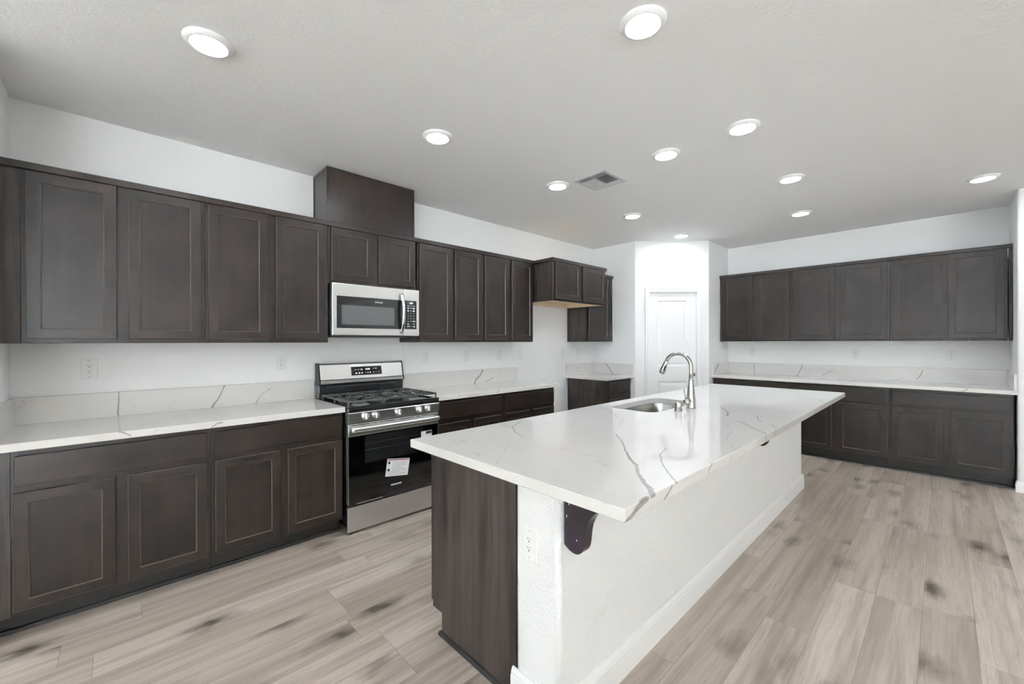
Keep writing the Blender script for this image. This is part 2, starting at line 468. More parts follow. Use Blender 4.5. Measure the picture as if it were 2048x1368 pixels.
V_LEFT = [
 (0.02, 0.442, 1.069, 0.02, 0.436, 0.973, 0.007, 0.008, 0.7),
 (0.02, 0.436, 0.973, 0.02, 0.437, 0.912, 0.008, 0.009, 0.7),
 (0.636, 0.441, 0.914, 0.735, 0.459, 0.914, 0.012, 0.01, 0.7),
 (0.039, 0.437, 0.914, 0.347, 0.438, 0.914, 0.004, 0.004, 0.35),
 (0.347, 0.438, 0.914, 0.639, 0.443, 0.914, 0.004, 0.004, 0.35),
 (0.655, 0.453, 0.91, 0.655, 0.482, 0.889, 0.01, 0.006, 0.7),
 (0.02, 0.994, 1.067, 0.02, 0.96, 0.988, 0.008, 0.0095, 0.8),
 (0.02, 0.96, 0.988, 0.02, 0.913, 0.913, 0.0095, 0.011, 0.8),
 (0.02, 1.309, 1.034, 0.02, 1.24, 0.993, 0.005, 0.0057, 0.6),
 (0.02, 1.24, 0.993, 0.02, 1.206, 0.957, 0.0057, 0.0063, 0.6),
 (0.02, 1.206, 0.957, 0.02, 1.183, 0.913, 0.0063, 0.007, 0.6),
 (0.02, 0.74, 1.043, 0.02, 0.708, 0.971, 0.003, 0.003, 0.3),
 (0.02, 0.708, 0.971, 0.02, 0.671, 0.92, 0.003, 0.003, 0.3),
 (0.02, 0.762, 1.028, 0.02, 0.74, 0.988, 0.003, 0.003, 0.3),
 (0.02, 0.74, 0.988, 0.02, 0.779, 0.956, 0.003, 0.003, 0.3),
 (0.02, 0.779, 0.956, 0.02, 0.806, 0.996, 0.003, 0.003, 0.3),
 (0.02, 0.305, 1.056, 0.02, 0.292, 1.008, 0.003, 0.003, 0.25),
 (0.02, 0.292, 1.008, 0.02, 0.301, 0.945, 0.003, 0.003, 0.25),
 (0.655, 0.878, 0.903, 0.655, 0.853, 0.9, 0.01, 0.008, 0.7),
 (0.655, 0.853, 0.9, 0.655, 0.824, 0.879, 0.008, 0.006, 0.7),
 (0.655, 0.589, 0.905, 0.655, 0.573, 0.884, 0.004, 0.003, 0.4),
]
V_RIGHT = [
 (0.02, 3.399, 1.058, 0.02, 3.369, 1.006, 0.014, 0.0147, 0.75),
 (0.02, 3.369, 1.006, 0.02, 3.298, 0.958, 0.0147, 0.0153, 0.75),
 (0.02, 3.298, 0.958, 0.02, 3.281, 0.913, 0.0153, 0.016, 0.75),
 (0.02, 3.543, 0.964, 0.02, 3.49, 0.942, 0.012, 0.009, 0.6),
 (0.02, 3.49, 0.942, 0.02, 3.423, 0.92, 0.009, 0.006, 0.6),
 (0.02, 3.646, 1.046, 0.02, 3.636, 1.017, 0.006, 0.006, 0.5),
 (0.024, 3.278, 0.914, 0.315, 3.072, 0.914, 0.01, 0.009, 0.35),
 (0.315, 3.072, 0.914, 0.618, 2.88, 0.914, 0.009, 0.008, 0.35),
 (0.655, 3.074, 0.911, 0.655, 3.048, 0.885, 0.012, 0.008, 0.6),
 (0.655, 2.612, 0.912, 0.655, 2.596, 0.889, 0.006, 0.006, 0.5),
 (0.655, 3.801, 0.91, 0.655, 3.77, 0.887, 0.01, 0.008, 0.6),
]
V_SMALL = [
 (0.214, 5.532, 1.064, 0.273, 5.532, 1.002, 0.012, 0.014, 0.7),
 (0.273, 5.532, 1.002, 0.341, 5.532, 0.913, 0.014, 0.016, 0.7),
 (0.363, 5.493, 0.914, 0.434, 5.561, 0.914, 0.02, 0.01, 0.5),
 (0.148, 4.826, 0.914, 0.37, 4.632, 0.914, 0.03, 0.02, 0.4),
 (0.047, 5.22, 0.914, 0.113, 5.147, 0.914, 0.02, 0.02, 0.3),
 (0.655, 5.103, 0.9, 0.655, 5.087, 0.882, 0.01, 0.008, 0.5),
]
V_BACK = [
 (1.741, 6.969, 1.056, 1.738, 6.969, 0.946, 0.009, 0.009, 0.7),
 (1.738, 6.969, 0.946, 1.743, 6.969, 0.856, 0.009, 0.009, 0.7),
 (2.309, 6.969, 1.058, 2.279, 6.969, 0.973, 0.012, 0.0105, 0.7),
 (2.279, 6.969, 0.973, 2.238, 6.969, 0.892, 0.0105, 0.009, 0.7),
 (2.631, 6.969, 1.005, 2.569, 6.969, 0.964, 0.009, 0.008, 0.6),
 (2.569, 6.969, 0.964, 2.517, 6.969, 0.927, 0.008, 0.007, 0.6),
 (3.436, 6.969, 1.04, 3.421, 6.969, 0.991, 0.01, 0.009, 0.7),
 (3.421, 6.969, 0.991, 3.388, 6.969, 0.936, 0.009, 0.008, 0.7),
 (3.263, 6.969, 0.938, 3.209, 6.969, 0.919, 0.007, 0.006, 0.5),
 (1.408, 6.55, 1.047, 1.408, 6.416, 0.958, 0.03, 0.025, 0.6),
 (1.408, 6.416, 0.958, 1.408, 6.399, 0.89, 0.025, 0.02, 0.6),
 (3.755, 6.334, 0.904, 3.711, 6.334, 0.874, 0.014, 0.008, 0.6),
 (2.921, 6.334, 0.887, 2.882, 6.334, 0.869, 0.008, 0.006, 0.5),
 (3.223, 6.674, 0.914, 3.282, 6.59, 0.914, 0.02, 0.015, 0.35),
]

M['q_island'] = quartz('quartz_island', V_ISLAND)
M['q_left'] = quartz('quartz_left', V_LEFT)
M['q_right'] = quartz('quartz_right', V_RIGHT)
M['q_small'] = quartz('quartz_small', V_SMALL)
M['q_back'] = quartz('quartz_back', V_BACK)

# ------------------------------------------------------------------ mesh helpers
class MB:
    def __init__(s):
        s.b = bmesh.new()
    def box(s, x0, x1, y0, y1, z0, z1, bev=0.0):
        b = s.b
        x0, x1 = min(x0, x1), max(x0, x1)
        y0, y1 = min(y0, y1), max(y0, y1)
        z0, z1 = min(z0, z1), max(z0, z1)
        v = [b.verts.new(p) for p in ((x0, y0, z0), (x1, y0, z0), (x1, y1, z0), (x0, y1, z0), (x0, y0, z1), (x1, y0, z1), (x1, y1, z1), (x0, y1, z1))]
        f = [b.faces.new([v[i] for i in q]) for q in ((3, 2, 1, 0), (4, 5, 6, 7), (0, 1, 5, 4), (1, 2, 6, 5), (2, 3, 7, 6), (3, 0, 4, 7))]
        if bev:
            es = list({e for q in f for e in q.edges})
            bmesh.ops.bevel(b, geom=es, offset=bev, segments=2, profile=0.5, affect='EDGES')
        return s
    def prism(s, pts, axis, a, c, smooth=False):
        """closed outline pts (2-D) swept along axis from a to c; 2-D axes: x->(y,z) y->(x,z) z->(x,y)"""
        def mk(p, t):
            return {'x': (t, p[0], p[1]), 'y': (p[0], t, p[1]), 'z': (p[0], p[1], t)}[axis]
        b = s.b
        lo = [b.verts.new(mk(p, a)) for p in pts]
        hi = [b.verts.new(mk(p, c)) for p in pts]
        n = len(pts)
        fs = [b.faces.new(lo[::-1]), b.faces.new(hi)]
        for i in range(n):
            f = b.faces.new((lo[i], lo[(i + 1) % n], hi[(i + 1) % n], hi[i]))
            f.smooth = smooth
            fs.append(f)
        bmesh.ops.recalc_face_normals(b, faces=fs)
        return s
    def cyl(s, c, r, h, axis='z', n=28, r2=None, smooth=True):
        prof = [(0, 0), (r, 0), (r if r2 is None else r2, h), (0, h)]
        return s.lathe(prof, c, axis, n, smooth)
    def lathe(s, prof, c=(0, 0, 0), axis='z', n=32, smooth=True):
        b = s.b
        def mk(r, h, a):
            u, v = r * math.cos(a), r * math.sin(a)
            p = {'z': (u, v, h), 'x': (h, u, v), 'y': (u, h, v), '-y': (u, -h, v)}[axis]
            return (c[0] + p[0], c[1] + p[1], c[2] + p[2])
        rings = []
        for r, h in prof:
            if r < 1e-7:
                rings.append([b.verts.new(mk(0, h, 0))])
            else:
                rings.append([b.verts.new(mk(r, h, 2 * math.pi * i / n)) for i in range(n)])
        fs = []
        for A, B in zip(rings, rings[1:]):
            if len(A) == 1 and len(B) == 1:
                continue
            for i in range(n):
                j = (i + 1) % n
                if len(A) == 1:
                    q = (A[0], B[i], B[j])
                elif len(B) == 1:
                    q = (A[i], B[0], A[j])
                else:
                    q = (A[i], B[i], B[j], A[j])
                f = b.faces.new(q)
                f.smooth = smooth
                fs.append(f)
        bmesh.ops.recalc_face_normals(b, faces=fs)
        return s
    def tube(s, pts, rad, n=14, sx=1.0):
        """round tube along a poly-line; rad number or list; sx flattens along the first normal"""
        b = s.b
        P = [Vector(p) for p in pts]
        R = rad if isinstance(rad, (list, tuple)) else [rad] * len(P)
        T = []
        for i in range(len(P)):
            a = P[max(0, i - 1)]
            c = P[min(len(P) - 1, i + 1)]
            T.append((c - a).normalized())
        ref = Vector((0, 1, 0)) if abs(T[0].y) < 0.9 else Vector((1, 0, 0))
        u = (ref - T[0] * ref.dot(T[0])).normalized()
        rings = []
        for p, t, r in zip(P, T, R):
            u = (u - t * u.dot(t)).normalized()
            v = t.cross(u)
            rings.append([b.verts.new(p + u * (r * sx * math.cos(2 * math.pi * i / n)) + v * (r * math.sin(2 * math.pi * i / n))) for i in range(n)])
        fs = []
        for A, B in zip(rings, rings[1:]):
            for i in range(n):
                j = (i + 1) % n
                f = b.faces.new((A[i], A[j], B[j], B[i]))
                f.smooth = True
                fs.append(f)
        fs.append(b.faces.new(rings[0][::-1]))
        fs.append(b.faces.new(rings[-1]))
        bmesh.ops.recalc_face_normals(b, faces=fs)
        return s
    def loft(s, loops, cap0=False, cap1=False, smooth=True, closed=True):
        b = s.b
        V = [[b.verts.new(p) for p in lp] for lp in loops]
        fs = []
        n = len(V[0])
        for A, B in zip(V, V[1:]):
            for i in range(n if closed else n - 1):
                j = (i + 1) % n
                f = b.faces.new((A[i], A[j], B[j], B[i]))
                f.smooth = smooth
                fs.append(f)
        if cap0:
            fs.append(b.faces.new(V[0][::-1]))
        if cap1:
            fs.append(b.faces.new(V[-1]))
        bmesh.ops.recalc_face_normals(b, faces=fs)
        return s
    def build(s, name, mat, parent=None, bevel=0.0):
        me = bpy.data.meshes.new(name)
        s.b.to_mesh(me)
        s.b.free()
        me.materials.append(M[mat])
        o = bpy.data.objects.new(name, me)
        C.objects.link(o)
        if parent:
            o.parent = parent
        if bevel:
            m = o.modifiers.new('bevel', 'BEVEL')
            m.width = bevel
            m.segments = 2
            m.limit_method = 'ANGLE'
            m.angle_limit = math.radians(40)
        return o

def thing(name, label, cat, loc=(0, 0, 0), rz=0.0, group=None):
    o = bpy.data.objects.new(name, None)
    o.empty_display_size = 0.05
    C.objects.link(o)
    o.location = loc
    o.rotation_euler = (0, 0, rz)
    return tag(o, label, cat, group)

def tag(o, label, cat, group=None):
    o['label'] = label
    o['category'] = cat
    if group:
        o['group'] = group
    return o

def struct(mb, name, mat, parent=None, bevel=0.0):
    o = mb.build(name, mat, parent, bevel)
    if not parent:
        o['kind'] = 'structure'
    return o

def rrect(x0, x1, y0, y1, r, n=6):
    """rounded rectangle, counter-clockwise"""
    out = []
    for cx, cy, a0 in ((x1 - r, y0 + r, -90), (x1 - r, y1 - r, 0), (x0 + r, y1 - r, 90), (x0 + r, y0 + r, 180)):
        for i in range(n + 1):
            a = math.radians(a0 + 90 * i / n)
            out.append((cx + r * math.cos(a), cy + r * math.sin(a)))
    return out

def text(body, size, name, mat, parent, loc, rot=(R90, 0, 0), depth=0.0003, align='CENTER', sx=1.0, bold=0.0):
    cu = bpy.data.curves.new(name, 'FONT')
    cu.body = body
    cu.size = size
    cu.extrude = depth
    cu.offset = bold
    cu.align_x = align
    cu.align_y = 'CENTER'
    cu.resolution_u = 3
    tmp = bpy.data.objects.new('tmp', cu)
    C.objects.link(tmp)
    dg = bpy.context.evaluated_depsgraph_get()
    me = bpy.data.meshes.new_from_object(tmp.evaluated_get(dg))
    bpy.data.objects.remove(tmp)
    bpy.data.curves.remove(cu)
    me.materials.clear()
    me.materials.append(M[mat])
    o = bpy.data.objects.new(name, me)
    C.objects.link(o)
    o.parent = parent
    o.location = loc
    o.rotation_euler = rot
    o.scale = (sx, 1, 1)
    return o

def dup(root, loc, rz, label, group=None):
    """copy of a thing with copies of its parts and their sub-parts"""
    r = root.copy()
    C.objects.link(r)
    r.location = loc
    r.rotation_euler = (0, 0, rz)
    r['label'] = label
    if group:
        r['group'] = group
    for ch in list(root.children):
        c = ch.copy()
        C.objects.link(c)
        c.parent = r
        for g in list(ch.children):
            d = g.copy()
            C.objects.link(d)
            d.parent = c
    return r

# ------------------------------------------------------------------ the room
P1, DX0, DX1, DY1, BK, RT = 5.5523, 0.682, 1.388, 6.2577, 6.9893, 4.062
RET = 6.32      # where the right return wall turns away
struct(MB().box(-0.15, XR + 0.15, YB - 0.15, 7.14, -0.06, 0.0), 'floor', 'floor')
struct(MB().box(-0.15, XR + 0.15, YB - 0.15, 7.14, H, H + 0.1), 'ceiling', 'ceil')
struct(MB().box(-0.15, 0.0, -0.15, 7.14, 0.0, H), 'wall_left', 'wall')
struct(MB().box(0.0, 0.70, -0.15, 0.0, 0.0, H), 'wall_near', 'wall')
struct(MB().box(-0.15, 0.0, YB - 0.15, -0.15, 0.0, H), 'wall_dining', 'wall')
struct(MB().box(0.0, RT, BK, 7.14, 0.0, H), 'wall_back', 'wall')
mb = MB().box(RT, XR + 0.15, RET, 7.14, 0.0, H)
bmesh.ops.bevel(mb.b, geom=[e for e in mb.b.edges if all(abs(v.co.x - RT) < 1e-4 and abs(v.co.y - RET) < 1e-4 for v in e.verts)], offset=0.018, segments=5, profile=0.5, affect='EDGES')
struct(mb, 'wall_right', 'wall')
def pierced(name, axis, a, c, lo, hi, holes):
    """wall slab between a and c along its thickness axis, with window openings"""
    mb = MB()
    cuts = sorted(holes)
    t = lo
    def bx(u0, u1, z0, z1):
        if axis == 'y':
            mb.box(u0, u1, a, c, z0, z1)
        else:
            mb.box(a, c, u0, u1, z0, z1)
    for u0, u1, z0, z1 in cuts:
        bx(t, u0, 0, H)
        if z0 > 0:
            bx(u0, u1, 0, z0)
        bx(u0, u1, z1, H)
        t = u1
    bx(t, hi, 0, H)
    return struct(mb, name, 'wall')
pierced('wall_behind', 'y', YB - 0.15, YB, 0.0, XR + 0.15, BEHIND)
pierced('wall_far_right', 'x', XR, XR + 0.15, YB, RET, FARR)
struct(MB().box(-3, 22, -18, 10, -0.12, -0.07), 'ground', 'patio')
k = 0
for holes, ax in ((BEHIND, 'y'), (FARR, 'x')):
    for u0, u1, z0, z1 in holes:
        k += 1
        mb = MB()
        um = (u0 + u1) / 2
        for a0, a1, b0, b1 in ((u0, u0 + 0.05, z0, z1), (u1 - 0.05, u1, z0, z1), (um - 0.03, um + 0.03, z0, z1), (u0, u1, z0, z0 + 0.05), (u0, u1, z1 - 0.05, z1)):
            if ax == 'y':
                mb.box(a0, a1, YB - 0.10, YB - 0.05, b0, b1)
            else:
                mb.box(XR + 0.05, XR + 0.10, a0, a1, b0, b1)
        struct(mb, 'window_%d' % k, 'trim')

# corner pantry: left wall, slanted wall with the door opening, right wall
T = 0.115
DL = math.hypot(DX1 - DX0, DY1 - P1)
U = Vector(((DX1 - DX0) / DL, (DY1 - P1) / DL))
N = Vector((-U.y, U.x))
def dg(s, d):
    return (DX0 + U.x * s + N.x * d, P1 + U.y * s + N.y * d)
mi = T * math.tan(math.radians(22.5))
pl = [(0, P1), (DX0, P1), dg(mi, T), (0, P1 + T)]
pl[2] = (DX0 - mi, P1 + T)
struct(MB().prism(pl, 'z', 0, H), 'wall_pantry_left', 'wall')
pr = [(DX1, DY1), (DX1, BK), (DX1 - T, BK), (DX1 - T, DY1 + mi)]
struct(MB().prism(pr, 'z', 0, H), 'wall_pantry_right', 'wall')
DA, DB, DH = 0.196, 0.837, 2.045       # door opening along the slanted wall
mb = MB()
mb.prism([dg(0, 0), dg(DA, 0), dg(DA, T), dg(mi, T)], 'z', 0, H)
mb.prism([dg(DB, 0), dg(DL, 0), dg(DL - mi, T), dg(DB, T)], 'z', 0, H)
mb.prism([dg(DA, 0), dg(DB, 0), dg(DB, T), dg(DA, T)], 'z', DH, H)
struct(mb, 'wall_pantry_front', 'wall')

# pantry door, built in its own frame: x along the wall, -y towards the kitchen
dr = bpy.data.objects.new('door_1', None)
C.objects.link(dr)
dr.location = (*dg(0, 0), 0)
dr.rotation_euler = (0, 0, math.atan2(U.y, U.x))
dr['kind'] = 'structure'
def ring(mb, x0, x1, z0, z1, steps):
    """nested rectangles (inset, y) joined face to face, last one closed"""
    loops = []
    for ins, y in steps:
        loops.append([(x0 + ins, y, z0 + ins), (x1 - ins, y, z0 + ins), (x1 - ins, y, z1 - ins), (x0 + ins, y, z1 - ins)])
    mb.loft(loops, cap1=True, smooth=False)
x0, x1 = DA + 0.006, DB - 0.006
pans = [(0.105, 0.115, 0.20, 0.83), (0.105, 0.115, 1.035, 1.935)]
mb = MB()
zz = [0.012]
for l, r, a, b_ in pans:
    zz += [a, b_]
zz.append(DH - 0.006)
yf = 0.020
mb.box(x0, x0 + pans[0][0], yf, yf + 0.035, zz[0], zz[-1])
mb.box(x1 - pans[0][1], x1, yf, yf + 0.035, zz[0], zz[-1])
for a, b_ in ((zz[0], zz[1]), (zz[2], zz[3]), (zz[4], zz[5])):
    mb.box(x0 + pans[0][0], x1 - pans[0][1], yf, yf + 0.035, a, b_)
slab = mb.build('door_slab', 'trim', dr)
for l, r, a, b_ in pans:
    mb = MB()
    ring(mb, x0 + l, x1 - r, a, b_, [(0, yf + 0.002), (0.002, yf - 0.0), (0.016, yf + 0.010), (0.030, yf + 0.010), (0.052, yf + 0.003), (0.058, yf + 0.003)])
    mb.build('door_panel', 'trim', slab)
for z in (0.25, 1.07, 1.83):
    mb = MB().cyl((DA + 0.004, yf - 0.006, z - 0.045), 0.006, 0.09, n=12)
    mb.box(DA - 0.001, DA + 0.004, yf - 0.004, yf + 0.01, z - 0.045, z + 0.045)
    mb.build('hinge', 'nickel', dr)
kn = MB().lathe([(0, 0), (0.030, 0), (0.030, 0.006), (0.012, 0.010), (0.011, 0.030), (0.022, 0.038), (0.028, 0.050), (0.026, 0.062), (0.015, 0.068), (0, 0.069)], (x1 - 0.06, yf, 0.925), '-y', 24)
kn.build('door_knob', 'nickel', dr)
st = MB().box(x1 - 0.001, x1 + 0.004, yf - 0.001, yf + 0.02, 0.89, 0.96)
st.build('strike_plate', 'nickel', dr)
# casing around the opening, with a stepped profile, and the jamb
def casing(name, x0, x1, zt):
    o = bpy.data.objects.new(name, None)
    C.objects.link(o)
    o.location, o.rotation_euler = dr.location, dr.rotation_euler
    o['kind'] = 'structure'
    W = 0.062
    mb = MB()
    for wa, wb, d in ((0.0, W, 0.011), (0.008, 0.030, 0.014), (W - 0.018, W, 0.017)):
        mb.box(x0 - wb, x0 - wa, -d, -0.0005, 0.0, zt + wb)
        mb.box(x1 + wa, x1 + wb, -d, -0.0005, 0.0, zt + wb)
        mb.box(x0 - wa, x1 + wa, -d, -0.0005, zt + wa, zt + wb)
    mb.build('casing', 'trim', o, 0.002)
    mb = MB()
    mb.box(x0 - 0.0, x0 + 0.005, 0.0, T, 0, zt)
    mb.box(x1 - 0.005, x1 + 0.0, 0.0, T, 0, zt)
    mb.box(x0, x1, 0.0, T, zt - 0.005, zt)
    mb.build('jamb', 'trim', o)
casing('trim_1', DA, DB, DH)

def base_profile(h=0.14, t=0.014):
    return [(0, 0), (t, 0), (t, h - 0.030), (t - 0.003, h - 0.022), (t - 0.003, h - 0.016), (t - 0.008, h - 0.004), (t - 0.010, h), (0, h)]
def swept_base(name, path, h=0.14, t=0.014):
    """baseboard following a floor path; its outer side lies to the right of the path"""
    prof = base_profile(h, t)
    loops = []
    n = len(path)
    for i, p in enumerate(path):
        p = Vector(p)
        d0 = (p - Vector(path[i - 1])).normalized() if i else None
        d1 = (Vector(path[i + 1]) - p).normalized() if i < n - 1 else None
        d0 = d0 or d1
        d1 = d1 or d0
        n0, n1 = Vector((d0.y, -d0.x)), Vector((d1.y, -d1.x))
        m = (n0 + n1).normalized()
        m = m / max(0.3, m.dot(n0))
        loops.append([(p.x + m.x * a, p.y + m.y * a, b_) for a, b_ in prof])
    mb = MB()
    mb.loft(loops, cap0=True, cap1=True, smooth=False)
    return struct(mb, name, 'trim')
swept_base('baseboard_right', [(RT, 6.362), (RT, RET), (XR, RET)], 0.10)
swept_base('baseboard_pantry_front', [dg(0.0, -0.0005), dg(DA - 0.062, -0.0005)], 0.10)
swept_base('baseboard_pantry_end', [dg(DB + 0.062, -0.0005), dg(DL, -0.0005), (DX1 + 0.0005, 6.34)], 0.10)
swept_base('baseboard_left', [(0.0005, 3.95), (0.0005, 4.92)], 0.10)

# island: half-height plastered wall with rounded corners
IW0, IW1, IY0, IY1 = 2.461, 2.676, 1.53, 5.065
pts = rrect(IW0, IW1, IY0, IY1, 0.020, 5)
sq = [(IW0, IY0)]
wall = MB().prism(pts, 'z', 0, 0.8755, smooth=False)
o = struct(wall, 'wall_island', 'wall_rough')
for f in o.data.polygons:
    f.use_smooth = len(f.vertices) == 4 and f.area < 0.02
swept_base('baseboard_island', [(IW0 - 0.012, IY0 - 0.0005), (IW1 + 0.0005, IY0 - 0.0005), (IW1 + 0.0005, IY1), (IW0, IY1)], 0.130, 0.016)

# ------------------------------------------------------------------ cabinets
# every cabinet stands in its own frame: x along its front, y = 0 at the wall, front towards -y
def add_door(root, name, x0, x1, z0, z1, yb, rail=0.050, t=0.019):
    mb = MB()
    yf = yb - t
    b = 0.0022
    loops = []
    for ins, y in ((0, yb), (0, yf + b), (b, yf), (rail - 0.001, yf), (rail + 0.0035, yf + 0.004), (rail + 0.0035, yf + 0.0115)):
        loops.append([(x0 + ins, y, z0 + ins), (x1 - ins, y, z0 + ins), (x1 - ins, y, z1 - ins), (x0 + ins, y, z1 - ins)])
    mb.loft(loops, smooth=False)
    d = mb.build(name, 'wv', root)
    d.data.materials.append(M['worn'])
    for i, f in enumerate(d.data.polygons):      # eased edges where the stain is rubbed thin
        f.material_index = 1 if i // 4 in (1, 3) else 0
    r = rail + 0.0036
    MB().box(x0 + r, x1 - r, yf + 0.0085, yb - 0.002, z0 + r, z1 - r).build('door_panel', 'wv', d)
    return d

def add_drawer(root, x0, x1, z0, z1, yb):
    MB().box(x0, x1, yb - 0.019, yb - 0.0002, z0, z1).build('drawer_front', 'wh', root, 0.0022)

def upper(label, origin, rz, xs, w, h, d, doors, group, zlo=0.0, filler=None, side='wside', x0=0.0):
    """xs: list of (door x0, x1); box from x0 to w, z from 0 up to h; d = depth to the face frame"""
    t = thing('wall_cabinet', label, 'cabinet', origin, rz, group)
    g = 0.0006
    MB().box(x0 + g, w - g, -(d - 0.019), -0.0005, 0, h).build('cabinet_box', side, t, 0.0008)
    fr = MB()
    st = 0.038
    y0, y1 = -d, -(d - 0.0191)
    fr.box(x0 + g, xs[0][0] + 0.022, y0, y1, 0, h)
    fr.box(xs[-1][1] - 0.022, w - g, y0, y1, 0, h)
    for a, b in zip(xs, xs[1:]):
        fr.box(a[1] - 0.022, b[0] + 0.022, y0, y1, 0, h)
    for a, b in zip([(0, x0)] + list(xs), list(xs) + [(w, 0)]):
        pass
    segs = [(q[0] + 0.022, q[1] - 0.022) for q in xs]
    for a, b in segs:
        fr.box(a, b, y0, y1, 0, 0.045)
        fr.box(a, b, y0, y1, h - 0.045, h)
    fr.build('face_frame', 'wv', t, 0.0008)
    for a, b in xs:
        add_door(t, 'door', a, b, doors[0], doors[1], -d - 0.0003)
    if filler:
        MB().box(filler[0], filler[1], -d, -(d - 0.019), 0, h).build('filler_strip', 'wside', t, 0.0008)
    return t

UZ = 1.372
UG = 'dark wall cabinets on the range wall'
UB = 'dark wall cabinets on the back wall'
def left_upper(label, Y0, Y1, doors, z0=UZ, dz=(1.397, 2.263), filler=None, d=0.326):
    xs = [(a - Y0, b - Y0) for a, b in doors]
    fl = (filler[0] - Y0, filler[1] - Y0) if filler else None
    return upper(label, (0, Y0, z0), R90, xs, Y1 - Y0, 2.286 - z0, d, (dz[0] - z0, dz[1] - z0), UG, filler=fl)

left_upper('two-door dark brown wall cabinet in the near left corner, over the leftmost white outlet', 0.076, 0.8385, [(0.095, 0.431), (0.481, 0.817)], filler=(0.003, 0.0755))
left_upper('two-door dark brown wall cabinet touching the left side of the steel microwave', 0.8395, 1.6035, [(0.858, 1.192), (1.244, 1.578)])
left_upper('short two-door dark brown cabinet directly above the steel microwave', 1.6055, 2.3660, [(1.626, 1.961), (2.014, 2.349)], 1.832, (1.858, 2.263))
left_upper('two-door dark brown wall cabinet touching the right side of the steel microwave', 2.3830, 3.1420, [(2.402, 2.748), (2.789, 3.124)])
left_upper('tall two-door dark brown wall cabinet beside the deep cabinet with raw wood underside', 3.1430, 3.8930, [(3.166, 3.499), (3.546, 3.876)])
# over the refrigerator space: deep, open raw plywood underside
t = thing('wall_cabinet', 'deep short two-door dark brown cabinet with raw plywood underside over the empty refrigerator space', 'cabinet', (0, 3.915, 1.832), R90, UG)
W, D, HH = 1.012, 0.611, 0.454
MB().box(0.0, 0.018, -D, -0.0005, 0, HH).build('side_panel', 'wside', t, 0.0008)
MB().box(W - 0.018, W, -D + 0.019, -0.0005, 0, HH).build('side_panel', 'wside', t, 0.0008)
MB().box(0.018, W - 0.018, -D + 0.019, -0.0005, 0.060, HH).build('cabinet_box', 'raw', t)
MB().box(0.0185, W - 0.0185, -0.020, -0.001, 0.0, 0.0595).build('back_rail', 'raw', t)
MB().box(W - 0.024, W - 0.0182, -D + 0.020, -0.021, 0.001, 0.0595).build('liner_strip', 'raw', t)
fr = MB()
dd = [(0.040, 0.480), (0.540, 0.994)]
fr.box(0.0182, 0.062, -D, -D + 0.0189, 0, HH).box(0.458, 0.562, -D, -D + 0.0189, 0, HH).box(0.972, W, -D, -D + 0.0189, 0, HH)
for a, b in ((0.062, 0.458), (0.562, 0.972)):
    fr.box(a, b, -D, -D + 0.0189, 0, 0.045).box(a, b, -D, -D + 0.0189, HH - 0.045, HH)
fr.build('face_frame', 'wv', t, 0.0008)
for a, b in dd:
    add_door(t, 'door', a, b, 0.024, 0.432, -D - 0.0003)
left_upper('single-door dark brown wall cabinet over the small corner counter by the pantry', 4.930, 5.4535, [(4.960, 5.436)], filler=(5.454, 5.5480))

def back_upper(label, X0, X1, doors, filler=None):
    xs = [(a - X0, b - X0) for a, b in doors]
    fl = (filler[0] - X0, filler[1] - X0) if filler else None
    return upper(label, (X0, BK, UZ), 0, xs, X1 - X0, 2.286 - UZ, 0.326, (0.026, 0.892), UB, filler=fl)
back_upper('narrowest two-door dark wall cabinet on the back wall, beside the pantry corner', 1.421, 2.2555, [(1.439, 1.811), (1.865, 2.238)], (1.392, 1.420))
back_upper('widest two-door dark wall cabinet, in the middle of the back wall row', 2.2565, 3.1830, [(2.286, 2.696), (2.748, 3.161)])
back_upper('two-door dark wall cabinet at the right end of the back wall row', 3.1840, 4.0270, [(3.206, 3.579), (3.631, 4.006)], (4.036, 4.0575))

def strip(name, label, cat, path, prof, mat, group=None, closed_ends=True):
    """moulding swept along a floor-plan path; profile (outward, z); outward is right of the path"""
    loops = []
    n = len(path)
    for i, p in enumerate(path):
        p = Vector(p)
        d0 = (p - Vector(path[i - 1])).normalized() if i else None
        d1 = (Vector(path[i + 1]) - p).normalized() if i < n - 1 else None
        d0 = d0 or d1
        d1 = d1 or d0
        n0, n1 = Vector((d0.y, -d0.x)), Vector((d1.y, -d1.x))
        m = (n0 + n1).normalized()
        m = m / max(0.3, m.dot(n0))
        loops.append([(p.x + m.x * a, p.y + m.y * a, z) for a, z in prof])
    mb = MB()
    mb.loft(loops, cap0=True, cap1=True, smooth=False)
    o = mb.build(name, mat)
    tag(o, label, cat, group)
    o['kind'] = 'thing'
    return o
# crown strips: outward measured from the face frame
CP = [(0.0006, 2.268), (0.017, 2.268), (0.019, 2.271), (0.019, 2.302), (0.017, 2.305), (-0.02, 2.305), (-0.02, 2.2868), (0.0006, 2.2868)]
strip('crown_strip', 'long dark flat crown strip along the top of the range wall cabinets', 'crown strip', [(0.326, 0.002), (0.326, 3.9145), (0.6115, 3.9145), (0.6115, 4.9275), (0.346, 4.9275)], CP, 'wh', 'dark crown strips')
strip('crown_strip', 'short dark crown strip on the single-door cabinet by the pantry', 'crown strip', [(0.326, 4.950), (0.326, 5.549)], CP, 'wh', 'dark crown strips')
strip('crown_strip', 'dark crown strip along the top of the back wall cabinets', 'crown strip', [(1.3895, BK - 0.326), (4.0595, BK - 0.326)], CP, 'wh', 'dark crown strips')

